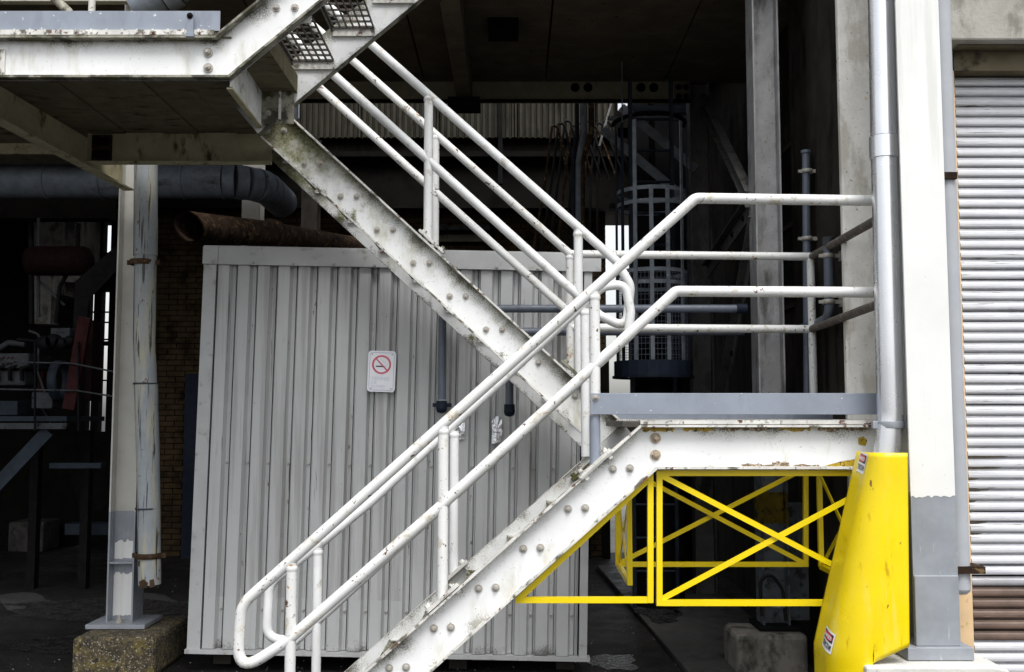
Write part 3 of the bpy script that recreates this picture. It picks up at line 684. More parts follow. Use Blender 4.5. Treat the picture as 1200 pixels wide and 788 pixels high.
# ================================================================= COLUMNS, PIERS, DRAIN PIPES
def hcolumn(name, label, xL, xR, D, z0, z1, m, depth=.2, face='flange', paint=None, base=None):
    """I section. face='flange' shows a flange, face='web' shows the web between two flange edges"""
    t = thing(name, label, 'column', ((xL+xR)/2, D+depth/2, z0), 'steel columns of the bay')
    segs = paint or [(z0, z1, m)]
    for (za, zb_, mm) in segs:
        if face == 'flange':
            b = MB(); b.box(xL, xR, D, D+.012, za, zb_); build('flange', b, mm, t)
            b = MB(); b.box((xL+xR)/2-.005, (xL+xR)/2+.005, D+.012, D+depth-.012, za, zb_); build('web', b, mm, t)
            b = MB(); b.box(xL, xR, D+depth-.012, D+depth, za, zb_); build('flange', b, mm, t)
        else:
            b = MB(); b.box(xL, xL+.011, D, D+depth, za, zb_); build('flange', b, mm, t)
            b = MB(); b.box(xR-.011, xR, D, D+depth, za, zb_); build('flange', b, mm, t)
            b = MB(); b.box(xL+.011, xR-.011, D+depth*.42, D+depth*.42+.009, za, zb_); build('web', b, mm, t)
    if base:
        (bx0, bx1, by0, by1, bt, bm) = base
        b = MB(); b.box(bx0, bx1, by0, by1, z0-bt, z0); build('base_plate', b, bm, t, bevel=.003)
    return t
# right white column
CD = 4.6
l, r = W(1061.5, 394, CD).x, W(1113, 394, CD).x
zb = W(1090, 757, CD).z; zp = W(1090, 581, CD).z
bp0, bp1 = W(1060, 765, CD).x, W(1137, 765, CD).x
rc = hcolumn('steel_column', 'bright white steel column with a grey painted foot, between drain pipe and shutter', l, r, CD, zb, 6.0, 'column_white',
             paint=[(zp, 6.0, 'column_white'), (zb, zp, 'column_grey')], base=(bp0, bp1, CD-.04, CD+.26, .055, 'column_grey'))
a, c = W(1070, 674, CD), W(1117.5, 757, CD)
b = MB(); b.box(a.x, r-.002, CD-.014, CD-.001, zb, a.z); build('stiffener', b, 'column_grey', rc, bevel=.005)
n_ = 14; pj = [W(1066+51*k/n_, 580+rng.uniform(.5, 4), CD-.0015) for k in range(n_+1)]
b = MB()
for p_, q_ in zip(pj, pj[1:]): b.face([(max(l, min(r, p_.x)), CD-.0015, zp+.02), (max(l, min(r, p_.x)), CD-.0015, p_.z), (max(l, min(r, q_.x)), CD-.0015, q_.z), (max(l, min(r, q_.x)), CD-.0015, zp+.02)])
build('paint_edge', b, 'column_white', rc)
b = MB(); bz = zb-.055
poly = [(1012, 772), (1045, 767), (1060, 768), (1142, 768), (1160, 772), (1176, 782), (1186, 792), (1186, 900), (1012, 900)]
pp = [xz(W(x, min(y, 800), CD-.1)) for x, y in poly]; pp = [(x, min(z, bz-.003)) for x, z in pp]; pp[-1] = (pp[-1][0], 0.0); pp[-2] = (pp[-2][0], 0.0)
b.prism(pp, CD-.13, CD+.5); build('column_pier', b, 'concrete_pale', bevel=.012, label='pale broken concrete pier under the white column by the shutter', cat='concrete pier', group='concrete piers under the columns')
# left cream column (web seen between flange edges)
LD = 7.2
l, r = W(131.5, 480, LD).x, W(159, 480, LD).x
zb = W(0, 729, LD).z; zp = W(0, 600, LD).z; ztop = jz0+.0
lc = hcolumn('steel_column', 'cream steel column on a mossy concrete block at the left, grey and white at its foot', l, r+.02, LD, zb, 4.9, 'column_cream', face='web',
             paint=[(zp, 4.9, 'column_cream'), (zb, zp, 'column_grey')], base=(l-.1, r+.14, LD-.1, LD+.27, .03, 'column_grey'))
b = MB(); a = W(0, 659, LD); b.box(l+.012, r+.008, LD+.004, LD+.083, a.z-.012, a.z); build('stiffener', b, 'column_grey', lc)
for (ya, yb_) in ((635, 657), (674, 724)):
    a, c = W(0, ya, LD), W(0, yb_, LD); n_ = 12; b = MB()
    up_ = [a.z + rng.uniform(-.016, .012) - (.02 if k in (0, n_) else 0) for k in range(n_+1)]; lo_ = [c.z + rng.uniform(-.004, .006) for k in range(n_+1)]
    for k in range(n_):
        xa, xb = l+.016+(r-l-.012)*k/n_, l+.016+(r-l-.012)*(k+1)/n_
        b.face([(xa, LD+.0825, up_[k]), (xa, LD+.0825, lo_[k]), (xb, LD+.0825, lo_[k+1]), (xb, LD+.0825, up_[k+1])])
    build('paint_patch', b, 'column_white', lc)
p = W(142, 723, LD); b = MB(); b.tube([(p.x, LD-.03, zb), (p.x, LD-.03, zb+.05)], .014, 8); b.tube([(p.x, LD-.03, zb), (p.x, LD-.03, zb+.022)], .026, 6); build('anchor_bolt', b, 'bolt_steel', lc)
b = MB(); x0_, x1_ = W(84, 745, 6.85).x, W(181, 745, 6.85).x
b.box(x0_, x1_, 6.85, 7.62, 0, zb-.034); build('column_pier', b, 'concrete_mossy', bevel=.03, label='mossy brown concrete block under the cream column at the left', cat='concrete pier', group='concrete piers under the columns')
# worn drain pipe beside it
dp = thing('drain_pipe', 'dented worn grey drain pipe with rusty clamps beside the cream column', 'drain pipe', W(173, 686, 7.1))
xx = W(173, 480, 7.05).x
def P3(x, y, D): return W(x, y, D)
pts = []
for (x, y) in ((171.5, 150), (170.5, 300), (169, 400), (171, 450), (173, 520), (174.5, 600), (175.5, 685)):
    p = W(x, y, 7.0); pts.append(p)
b = MB(); b.tube(pts[:2], .080, 22); build('pipe', b, 'drain_worn', dp, label='cleaner upper length of pipe')
b = MB(); b.tube(pts[1:4], .074, 22); build('pipe', b, 'drain_worn', dp)
b = MB(); b.tube(pts[3:], .078, 22, r1=.074); build('pipe', b, 'drain_worn', dp)
for (x, y, w_) in ((167.5, 308, .087), (174, 651, .088)):
    p = W(x, y, 7.0); b = MB(); b.lathe([(w_-.006, -.018), (w_, -.018), (w_, .018), (w_-.006, .018)], p, 'Z', 22)
    b.box(p.x+w_-.004, p.x+w_+.03, 6.99, 7.01, p.z-.016, p.z+.016); b.box(p.x-w_-.02, p.x-w_+.004, 6.99, 7.01, p.z-.016, p.z+.016)
    build('clamp', b, 'rust_iron', dp)
for y in (450, 596): 
    p = W(173 if y > 500 else 170.5, y, 7.0); b = MB(); b.lathe([(.0805, -.006), (.082, 0), (.0805, .006)], p, 'Z', 22); build('joint_band', b, 'machine_grey', dp)
for px_ in ([(167, 680), (173, 677), (178, 681), (177, 687), (168, 688)], [(180, 678), (184, 677), (185, 686), (180, 687)], [(164, 656), (168, 656), (167, 663), (165, 662)]):
    q4 = [W(x, y, 7.0) for x, y in px_]; q4 = [Vector((p_.x, 7.0 - math.sqrt(max(.0004, .0795**2 - (p_.x-pts[-1].x)**2)), p_.z)) for p_ in q4]
    b = MB(); b.face(q4); build('rust_patch', b, 'rust_iron', dp, thick=.002)
# right I column at the same line, behind the lower landing
l, r = W(888.5, 394, 6.95).x, W(917.5, 394, 6.95).x
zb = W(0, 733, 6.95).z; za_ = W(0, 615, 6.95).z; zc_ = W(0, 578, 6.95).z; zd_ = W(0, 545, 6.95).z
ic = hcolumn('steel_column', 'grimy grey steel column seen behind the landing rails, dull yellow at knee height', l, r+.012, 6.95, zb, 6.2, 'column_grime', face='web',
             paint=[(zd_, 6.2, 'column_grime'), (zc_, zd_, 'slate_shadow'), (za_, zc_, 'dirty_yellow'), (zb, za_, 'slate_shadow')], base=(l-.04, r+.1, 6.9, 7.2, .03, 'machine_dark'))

b = MB(); b.box(W(863, 745, 6.8).x, 1.93, 6.8, 7.22, 0, zb-.033); build('column_pier', b, 'concrete_dark', bevel=.03, label='dark weathered concrete block behind the yellow guard frame', cat='concrete pier', group='concrete piers under the columns')
b = MB(); b.tube(rnd([(893, 722), (890, 680, .1), (903, 672, .08), (917, 690, .1), (921, 728)], 6.9, 6), .012, 8); build('black_hose', b, 'hose_black', label='thin black hose looped at the foot of the grimy column', cat='hose')
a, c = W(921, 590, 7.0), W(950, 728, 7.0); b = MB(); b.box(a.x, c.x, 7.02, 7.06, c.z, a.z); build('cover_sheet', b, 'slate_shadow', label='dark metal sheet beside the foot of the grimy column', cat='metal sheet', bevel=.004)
p = W(912, 708, 6.85); b = MB(); b.lathe([(0, -.02), (.045, -.02), (.05, -.005), (.05, .015), (0, .022)], p, 'Z', 14); build('white_cap', b, 'column_grime', label='pale disc shaped cap hanging by the black hose', cat='cap')
# back column + braces
l, r = W(812, 394, 9.7).x, W(836, 394, 9.7).x
bc = hcolumn('steel_column', 'dim grey steel column far back, beside the caged ladder', l, r, 9.7, 0, 4.95, 'dim_steel', face='web')
def brace(label, a, b_, w_, m='dim_steel', double=False, cat='brace'):
    t = thing('steel_brace', label, cat, Vector(a), 'braces between the right columns')
    for k in ((0, 1) if double else (0,)):
        o = Vector((0, 0, -.11*k)); mb = MB(); mb.bar(Vector(a)+o, Vector(b_)+o, .012, w_, (0, 0, 1)); br = build('angle_bar', mb, m, t)
        mb = MB(); mb.bar(Vector(a)+o+Vector((-.03, 0, w_/2)), Vector(b_)+o+Vector((-.03, 0, w_/2)), .06, .01); build('flange', mb, m, br)
    for s in (.35, .6, .8):
        p = Vector(a).lerp(Vector(b_), s); bolt((p.x-.008, p.y, p.z), t, BOLTD, .9, -math.pi/2)
    return t
brace('upper double brace slanting down to the grimy column', (1.86, 9.6, 4.75), (1.70, 7.1, 3.25), .07, double=True)
brace('level brace behind the top rail, between the two right columns', (1.86, 9.65, 3.08), (1.72, 7.1, 3.22), .12)
brace('lower brace slanting behind the mid rail beside the ladder', (1.80, 9.6, .95), (1.72, 7.1, 3.05), .12)

# right galvanised drain pipe
gd = thing('drain_pipe', 'shiny galvanised drain pipe running down into the yellow guard', 'drain pipe', W(1043, 530, 4.72))
GD = 4.72
top_ = W(1031, -20, GD); mid_ = W(1043, 480, GD)
b = MB(); b.tube([W(1031, -60, GD), W(1035.5, 160, GD)], .059, 28); build('pipe', b, 'galvanised', gd)
b = MB(); b.tube([W(1035.5, 161, GD), W(1036, 186, GD)], .0655, 28); build('collar', b, 'galvanised', gd)
b = MB(); b.tube(rnd([(1036, 186), (1043.5, 488, .4), (1038, 545)], GD, 8), .059, 28); build('pipe', b, 'galvanised', gd)
p = W(1043.5, 498, GD); b = MB(); b.lathe([(.0592, -.016), (.0625, -.016), (.0625, .016), (.0592, .016)], p, 'Z', 28)
b.box(p.x-.085, p.x-.055, GD-.012, GD+.012, p.z-.018, p.z+.018); b.box(p.x+.055, p.x+.09, GD-.03, GD+.0, p.z-.013, p.z+.013); b.box(p.x+.085, p.x+.093, GD-.05, GD+.03, p.z-.045, p.z+.045)
build('strap', b, 'column_grey', gd, bevel=.002)

# ================================================================= YELLOW GUARD (curved sheet) with stickers
YG = thing('pipe_guard', 'bright yellow curved steel guard tapering up round the foot of the galvanised pipe', 'pipe guard', W(1010, 788, 4.5))
YF = 4.5
gtop, gbot = W(0, 531, YF).z, 0.02
gl_t, gr_t = W(1002, 531, 4.76).x, W(1063.5, 531, YF).x
gl_b, gr_b = W(949.5, 790, 4.84).x, W(1066, 790, YF).x
zref = W(0, 790, YF).z
def gpt(s, t, off=0.0):
    """s: 0 right front edge .. 1 back left edge, t: 0 top .. 1 at z=zref (may exceed 1)"""
    z = gtop + (zref-gtop)*t
    xl = gl_t + (gl_b-gl_t)*min(t, .93) ; xr = gr_t + (gr_b-gr_t)*t
    w_ = xr-xl; rr = w_*.50; flat = w_-rr; arcl = rr*math.pi/2; tot = flat+arcl+.16
    d = s*tot
    bulge = .02*math.sin(math.pi*min(1, max(0, t)))
    if d < flat: p = Vector((xr-d, YF, z)); n = Vector((0, -1, 0))
    elif d < flat+arcl:
        a = (d-flat)/rr; p = Vector((xl+rr-rr*math.sin(a), YF+rr-rr*math.cos(a), z)); n = Vector((-math.sin(a), -math.cos(a), 0))
    else: p = Vector((xl, YF+rr+(d-flat-arcl), z)); n = Vector((-1, 0, 0))
    return p + n*off
ns, nt_ = 36, 40
tb = (gbot-gtop)/(zref-gtop)
vs, fs = [], []
for j in range(nt_+1):
    for i in range(ns+1):
        s = i/ns; t = tb*j/nt_
        p = gpt(s, t)
        if p.x > 1.54:   # lower edge lifts over the pier
            k = min(1, (p.x-1.54)/(gr_b-1.54)); zmin = W(0, 778, YF).z + (W(0, 756, YF).z-W(0, 778, YF).z)*k
            tt = (zmin-gtop)/(zref-gtop); p = gpt(s, min(t, tb)*tt/tb)
        vs.append(p)
for j in range(nt_):
    for i in range(ns):
        a = j*(ns+1)+i; fs.append((a, a+1, a+ns+2, a+ns+1))
b = MB(); b.mesh(vs, fs, smooth=True); build('curved_sheet', b, 'yellow_guard', YG, thick=.004)
b = MB()
for j in range(24):
    t0, t1 = .86*j/24, .86*(j+1)/24; p, q_ = gpt(0, t0), gpt(0, t1)
    b.face([p+Vector((0, .003, 0)), q_+Vector((0, .003, 0)), q_+Vector((0, .06, 0)), p+Vector((0, .06, 0))])
build('return_edge', b, 'yellow_guard', YG, thick=.004)
FONT5 = {'D': "110101101101110", 'A': "010101111101101", 'N': "1001110110111001", 'G': "011100101101011", 'E': "111100110100111", 'R': "110101110101101",
         'T': "111010010010010", 'S': "011100010001110", 'I': "111010010010111", 'O': "010101101101010"}
FONT5['N'] = "101111111101101"
def sticker(s_right, t_top, w_, h_, tilt):
    """decal on the guard surface: s_right/t_top its upper right corner, sizes in metres"""
    zt2 = gtop-zref
    def at(u, v, off):   # u metres to the left, v metres down
        t = t_top + (v + u*tilt)/zt2
        xl = gl_t + (gl_b-gl_t)*min(t, .93); xr = gr_t + (gr_b-gr_t)*t; ww = xr-xl; rr = ww*.5; tot = ww-rr+rr*math.pi/2+.16
        return gpt(s_right + (u + v*.16)/tot, t, off)
    def patch(u0, u1, v0, v1, off, nu, nv, mb):
        for i in range(nu):
            for j in range(nv):
                a, b2 = u0+(u1-u0)*i/nu, u0+(u1-u0)*(i+1)/nu; c, d = v0+(v1-v0)*j/nv, v0+(v1-v0)*(j+1)/nv
                mb.face([at(a, c, off), at(b2, c, off), at(b2, d, off), at(a, d, off)])
    t = thing('warning_sticker', '', 'sticker', at(w_/2, h_, .003))
    b = MB(); patch(0, w_, 0, h_, .0045, 10, 3, b); build('backing', b, 'sign_white', t)
    b = MB(); patch(.007, w_-.007, .008, h_*.50, .006, 10, 2, b); build('black_panel', b, 'sign_black', t)
    b = MB(); cu, cv, ru, rv = w_/2, h_*.275, w_*.42, h_*.185; n = 24
    ctr = at(cu, cv, .008)
    for k in range(n):
        a0, a1 = 2*math.pi*k/n, 2*math.pi*(k+1)/n
        for (ra, rb_) in ((0, .5), (.5, 1)):
            q4 = [at(cu+ru*ra*math.cos(a0), cv+rv*ra*math.sin(a0), .0078), at(cu+ru*rb_*math.cos(a0), cv+rv*rb_*math.sin(a0), .0078), at(cu+ru*rb_*math.cos(a1), cv+rv*rb_*math.sin(a1), .0078), at(cu+ru*ra*math.cos(a1), cv+rv*ra*math.sin(a1), .0078)]
            b.face(q4[1:] if ra == 0 else q4) if ra else b.face([q4[0], q4[1], q4[2]])
    build('red_oval', b, 'sticker_red', t)
    def word(txt, uR, uL, v0, v1, m, off):
        b = MB(); n = len(txt); cw = (uL-uR)/n
        for k, ch in enumerate(txt):
            ul = uL - k*cw   # left edge of this glyph (u grows to the left)
            for r_ in range(5):
                for c_ in range(3):
                    if FONT5[ch][r_*3+c_] == '1':
                        a = ul - cw*.86*(c_/3); d = ul - cw*.86*((c_+1)/3)
                        va, vb = v0+(v1-v0)*r_/5, v0+(v1-v0)*(r_+1)/5
                        b.face([at(a, va, off), at(a, vb, off), at(d, vb, off), at(d, va, off)])
        build('lettering', b, m, t)
    word('DANGER', w_*.13, w_*.87, h_*.19, h_*.36, 'sign_white', .0092)
    word('TENSION', w_*.06, w_*.94, h_*.60, h_*.86, 'sign_black', .006)
    return t
s1_ = sticker(.53, .010, .095, .088, -.12); s1_['label'] = 'small danger sticker high on the yellow guard, near its top edge'; s1_['group'] = 'danger stickers on the yellow guard'
s2_ = sticker(.585, .845, .095, .088, -.25); s2_['label'] = 'small danger sticker low on the yellow guard, tilted'; s2_['group'] = 'danger stickers on the yellow guard'

# ================================================================= YELLOW FRAMES UNDER THE STAIR
def fr(name, label, bars, w_=.027, brc=True):
    pts_ = [p for (_, a, c) in bars for p in (a, c)]
    base = sum(pts_, Vector((0, 0, 0)))/len(pts_); base.z = min(p.z for p in pts_)
    t = thing(name, label, 'guard frame', base, 'yellow guard frames under the stair')
    for nm, a, c in bars:
        b = MB(); d = (c-a).normalized()
        a2, c2 = a, c
        if nm == 'brace': b.bar(a2, c2, .006, .026, (0, 0, 1))
        elif abs(d.z) > .9: b.bar(a2, c2, w_, .027, (0, 1, 0))
        else: b.bar(a2-d*w_/2*0, c2, .027, w_, (0, 0, 1))
        build(nm, b, 'yellow_paint', t)
    return t
fd = 4.915
def q3(x, y, D=fd, o=0): p = W(x, y, D); p.y += o; return p
fr('guard_frame', 'triangular yellow frame under the slope of the lower flight', [
    ('bar', q3(607, 702.5), q3(762, 560)), ('bar', q3(604, 703.2, o=.002), q3(765, 703.2, o=.002)), ('bar', q3(762, 706, o=-.002), q3(762, 553, o=-.002))])
fr('guard_frame', 'front rectangular yellow frame with crossed bars below the lower landing', [
    ('bar', q3(769, 554.5), q3(1046, 554.5)), ('bar', q3(769, 706.5), q3(1046, 706.5)), ('bar', q3(772.5, 552, o=-.002), q3(772.5, 709.5, o=-.002)), ('bar', q3(1043, 552, o=-.002), q3(1043, 709, o=-.002)),
    ('brace', q3(776, 558, o=-.012), q3(1041, 696, o=-.012)), ('brace', q3(776, 702, o=-.001), q3(1041, 560, o=-.001))])
bd = 6.1
fr('guard_frame', 'back yellow frame with crossed bars seen through the front one', [
    ('bar', q3(724, 545, bd), q3(946, 545, bd)), ('bar', q3(724, 661.5, bd), q3(946, 661.5, bd)), ('bar', q3(725, 543, bd, -.002), q3(725, 664, bd, -.002)), ('bar', q3(944, 543, bd, -.002), q3(944, 664, bd, -.002)),
    ('brace', q3(728, 547, bd, -.012), q3(944, 661, bd, -.012)), ('brace', q3(728, 659, bd, -.001), q3(944, 549, bd, -.001))])
a, c = W(725, 661.5, bd), W(738, 679, 5.43)
z1_ = ZL-H-.02
fr('guard_frame', 'narrow yellow side frame seen edge on behind the triangular frame', [
    ('bar', Vector((a.x-.01, bd-.05, a.z)), Vector((a.x-.01, bd-.05, z1_-.1))), ('bar', Vector((c.x, 5.43, a.z-.013)), Vector((c.x, 5.43, z1_-.1))),
    ('bar', Vector((a.x-.005, bd-.06, a.z)), Vector((c.x, 5.45, a.z))), ('brace', Vector((a.x+.0, bd-.06, a.z+.03)), Vector((c.x, 5.45, z1_-.15))), ('brace', Vector((a.x-.008, bd-.06, z1_-.15)), Vector((c.x-.008, 5.45, a.z+.03)))])
xr_ = W(944, 600, bd).x + .055
fr('guard_frame', 'yellow side frame beside the curved guard, closing the right end', [
    ('bar', Vector((xr_, 6.0, a.z)), Vector((xr_, 6.0, z1_))), ('bar', Vector((xr_, 5.1, a.z)), Vector((xr_, 5.1, z1_))), ('bar', Vector((xr_+.002, 6.0, a.z)), Vector((xr_+.002, 5.1, a.z))),
    ('brace', Vector((xr_-.012, 6.0, z1_-.03)), Vector((xr_-.012, 5.1, a.z))), ('brace', Vector((xr_, 6.0, a.z)), Vector((xr_, 5.1, z1_)))])

# ================================================================= CONTAINER (ribbed grey cabin)
CY = 7.0
ct = thing('ribbed_cabin', 'grey metal cabin clad in vertical ribbed sheets under the stair', 'cabin', W(219, 762, CY))
ct.rotation_euler = (0, R(1.15), 0)
CT0 = W(219, 762, CY)
CWID = (W(686, 766, CY) - CT0).x + .01; CHT = W(233, 289, CY).z - CT0.z + .0
def cbuild(name, mb, m, **kw):
    """cabin pieces are built in the cabin's own (tilted) frame"""
    xs, ys, zs = zip(*mb.v); c = Vector(((min(xs)+max(xs))/2, (min(ys)+max(ys))/2, min(zs)))
    parent = kw.pop('parent', ct)
    o = build(name, mb, m, None, **kw); o.parent = parent
    o.location = c if parent is ct else c - parent.location
    return o
fh = .125   # top flashing height
pitch = .1395; x = .095; ribs = []
npan = 5; per = 4
def rib_profile(x0, n):
    pr = []
    for k in range(n):
        xx_ = x0 + k*pitch
        pr += [(xx_, 0), (xx_+.076, 0), (xx_+.092, .040), (xx_+.116, .040), (xx_+.1165, .075), (xx_+.1225, .075), (xx_+.123, .040), (xx_+.130, .038), (xx_+pitch-.0015, 0), (xx_+pitch, 0)]
    return pr
total = 18
k = 0
while k < total:
    n = min(per, total-k); pr = rib_profile(.1 + k*pitch, n)
    for (za, zb_, mm) in ((.35, CHT-fh+.02, 'cladding'), (.012, .35, 'cladding_low')):
        b = MB()
        for (ax, ay), (bx, by) in zip(pr, pr[1:]):
            b.face([(ax, ay, za), (bx, by, za), (bx, by, zb_), (ax, ay, zb_)], [(0, 0), (1, 0), (1, 1), (0, 1)])
        cbuild('cladding_sheet', b, mm)
    k += n
xe = .1 + total*pitch
b = MB(); b.box(0, .088, -.006, .0, .0, CHT-.01); b.box(0, .006, 0, .1, 0, CHT-.01); b.box(.080, .088, 0, .03, 0, CHT-.01); cbuild('corner_trim', b, 'flashing')
b = MB(); b.box(xe+.012, CWID, -.006, 0, .0, CHT-.01); b.box(CWID-.006, CWID, 0, .1, 0, CHT-.01); b.box(xe+.012, xe+.02, 0, .03, 0, CHT-.01); cbuild('corner_trim', b, 'flashing')
b = MB(); b.box(-.006, .10, -.022, -.008, CHT-fh, CHT); cbuild('top_flashing', b, 'flashing', bevel=.003)
b = MB(); b.box(.102, CWID+.06, -.022, -.008, CHT-fh, CHT); b.box(0, CWID+.06, -.02, .06, CHT, CHT+.006); cbuild('top_flashing', b, 'flashing', bevel=.003)
b = MB(); b.box(-.01, CWID+.02, -.02, .06, -.02, .008); cbuild('base_rail', b, 'flashing')
b = MB(); b.box(.01, CWID-.01, .085, 2.4, 0, CHT-.02); cbuild('box_body', b, 'machine_dark')
b = MB()
for k in range(total): 
    for z in (.27, 1.25): b.lathe([(0, -.010), (.007, -.010), (.011, 0)], (.1+k*pitch+.105, .040, z), 'Y', 6, False)
for k in range(10): b.lathe([(0, -.008), (.008, -.008), (.011, 0)], (.06 + k*.28, -.022, CHT-fh+.015+.003*(k % 2)), 'Y', 6, False)
cbuild('screws', b, 'bolt_steel', kind='stuff')
for x in (.15, 1.3, 1.75, CWID-.2):
    b = MB(); b.box(x, x+.12, .1, .3, -.11, -.021); cbuild('support_block', b, 'concrete_shade')
bpy.context.view_layer.update()
# silver tape patches on the cladding
def foil(pxs, label):
    b = MB(); P = [W(x, y, CY-.012) for x, y in pxs]; n = len(P); c = sum(P, Vector())/n
    for i in range(n):
        m_ = (P[i]+P[(i+1) % n])/2; m_.y += rng.uniform(-.012, .008)
        cc = Vector((c.x, c.y-.01, c.z)); b.mesh([P[i], m_, cc], [(0, 1, 2)]); b.mesh([m_, P[(i+1) % n], cc], [(0, 1, 2)])
    build('foil_patch', b, 'foil', label=label, cat='foil tape', group='foil patches on the cabin', thick=.003)
foil([(576, 494), (582, 488), (588, 490), (589, 503), (587, 518), (576, 521), (577, 506)], 'crumpled silver foil patch below the shorter dark elbow')
foil([(537, 494), (545, 496), (544, 515), (537, 516), (538, 505)], 'narrow silver foil patch half hidden behind the handrail post')
foil([(641, 346), (646, 344), (650, 338), (648, 346), (640, 351)], 'tiny dark tape scrap') if False else None

# --- no smoking sign
sg = thing('no_smoking_sign', 'small white no smoking sign with red circle on the grey ribbed cabin', 'sign', W(447, 459, CY-.03))
SD = CY-.03
A_, B_, C_, D_ = W(432, 411, SD), W(464.5, 412, SD), W(462.5, 460, SD), W(430, 459, SD)
def sp(u, v, off=0.0):
    p = (A_*(1-u)+B_*u)*(1-v) + (D_*(1-u)+C_*u)*v; p = p.copy(); p.y = SD-off; return p
def rrect(u0, u1, v0, v1, r, off, asp=.69):
    out = []
    for (cu, cv, a0) in ((u1-r, v0+r*asp, -90), (u1-r, v1-r*asp, 0), (u0+r, v1-r*asp, 90), (u0+r, v0+r*asp, 180)):
        for k in range(5):
            a = R(a0+90*k/4); out.append(sp(cu+r*math.cos(a), cv+r*asp*math.sin(a), off))
    return out
b = MB(); f = rrect(0, 1, 0, 1, .12, .004); bk = [Vector((p.x, SD+.001, p.z)) for p in f]; n = len(f)
b.mesh(f+bk, [tuple(range(n)), tuple(range(2*n-1, n-1, -1))] + [(i, (i+1) % n, n+(i+1) % n, n+i) for i in range(n)]); build('plate', b, 'sign_white', sg)
b = MB()
o_, i_ = rrect(.05, .95, .035, .965, .09, .0052), rrect(.075, .925, .052, .948, .07, .0052)
for k in range(n): b.face([o_[k], o_[(k+1) % n], i_[(k+1) % n], i_[k]])
build('border_line', b, 'sign_edge', sg)
asp = 32.5/48.5
def ring(cu, cv, r0, r1, m, nm, off=.0055, n=28):
    b = MB()
    for k in range(n):
        a0, a1 = 2*math.pi*k/n, 2*math.pi*(k+1)/n
        b.face([sp(cu+r*math.cos(a), cv+r*asp*math.sin(a), off) for r, a in ((r0, a0), (r1, a0), (r1, a1), (r0, a1))])
    build(nm, b, m, sg)
ring(.49, .335, .28, .345, 'sign_red', 'prohibition_ring')
b = MB(); b.face([sp(.27, .20, .0062), sp(.305, .18, .0062), sp(.715, .465, .0062), sp(.68, .485, .0062)]); build('prohibition_slash', b, 'sign_red', sg)
b = MB(); b.face([sp(.29, .365, .0058), sp(.29, .395, .0058), sp(.60, .395, .0058), sp(.60, .365, .0058)]); build('cigarette', b, 'sign_black', sg)
b = MB(); b.face([sp(.62, .367, .0058), sp(.62, .395, .0058), sp(.66, .395, .0058), sp(.66, .367, .0058)])
for (u, v, w_) in ((.5, .2, .05), (.58, .25, .05), (.66, .32, .04)): 
    for k in range(7):
        a0, a1 = 4*k/7, 4*(k+1)/7
        b.face([sp(u+r*math.cos(a), v+r*asp*math.sin(a), .0058) for r, a in ((w_*.7, a0), (w_, a0), (w_, a1), (w_*.7, a1))])
build('smoke_mark', b, 'sign_pale', sg)
def text_part(txt, p, size, m, parent, dy=0.0, ry=0.0):
    cu = bpy.data.curves.new('lettering', 'FONT'); cu.body = txt; cu.size = size; cu.extrude = .0004
    tmp = bpy.data.objects.new('tmp', cu); C.objects.link(tmp); bpy.context.view_layer.update()
    me = bpy.data.meshes.new_from_object(tmp.evaluated_get(bpy.context.evaluated_depsgraph_get())); bpy.data.objects.remove(tmp)
    me.materials.clear(); me.materials.append(MATS[m]); me.name = 'lettering'
    o = bpy.data.objects.new('lettering', me); C.objects.link(o); o.parent = parent
    o.location = Vector(p)-origin(parent); o.rotation_euler = (R(90), ry, 0); return o
for i, tx_ in enumerate(('DÉFENSE', 'DE', 'FUMER')):
    text_part(tx_, sp(.15, .71+.10*i, .006), .031, 'sign_pale', sg, ry=R(2))
for (u, v) in ((.14, .085), (.86, .085), (.14, .915), (.86, .915)):
    b = MB(); p = sp(u, v, .0045); b.lathe([(0, -.003), (.004, -.002), (.005, 0)], p, 'Y', 8, False); build('screw', b, 'bolt_steel', sg)

# ================================================================= PIPES ALONG THE CABIN
def pipe_thing(name, label, cat, pieces, group=None):
    t = thing(name, label, cat, pieces[0][1][0], group)
    for nm, pts_, r_, m in pieces:
        b = MB(); b.tube(pts_, r_, 16); build(nm, b, m, t)
    return t
PD = 6.88
def dn(x, y): return W(x, y, PD)
t = pipe_thing('slate_conduit', 'upper slate blue conduit pipe, dropping to a black elbow on the cabin wall', 'conduit pipe', [
    ('pipe', rnd([(518, 468), (518.5, 362, .07), (872, 362)], PD), .0275, 'slate_pipe')], 'slate blue conduits past the cabin')
p = dn(517.5, 470); b = MB(); b.tube([p, p-Vector((0, 0, .05))], .036, 16); b.lathe([(.036, 0), (.038, -.02), (.03, -.045), (0, -.055)], p-Vector((0, 0, .03)), 'Z', 16); build('elbow', b, 'slate_dark', t)
b = MB(); b.box(p.x-.062, p.x+.062, PD+.02, PD+.1, p.z-.04, p.z-.015); build('sealant', b, 'slate_dark', t)
p = dn(868, 362); b = MB(); b.tube([p-Vector((.03, 0, 0)), p+Vector((.04, 0, 0))], .034, 16); build('coupling', b, 'slate_dark', t)
t = pipe_thing('slate_conduit', 'lower slate blue conduit pipe, dropping to a shorter dark elbow', 'conduit pipe', [
    ('pipe', rnd([(597, 474), (597.5, 389, .07), (872, 388.5)], PD-.01), .0275, 'slate_pipe')], 'slate blue conduits past the cabin')
p = W(597, 474, PD-.01); b = MB(); b.tube([p, p-Vector((0, 0, .05))], .036, 16); b.lathe([(.036, 0), (.038, -.02), (.03, -.045), (0, -.055)], p-Vector((0, 0, .03)), 'Z', 16); build('elbow', b, 'slate_dark', t)
b = MB(); p = dn(868, 388); b.tube([p-Vector((.03, 0, 0)), p+Vector((.04, 0, 0))], .034, 16); build('coupling', b, 'slate_dark', t)
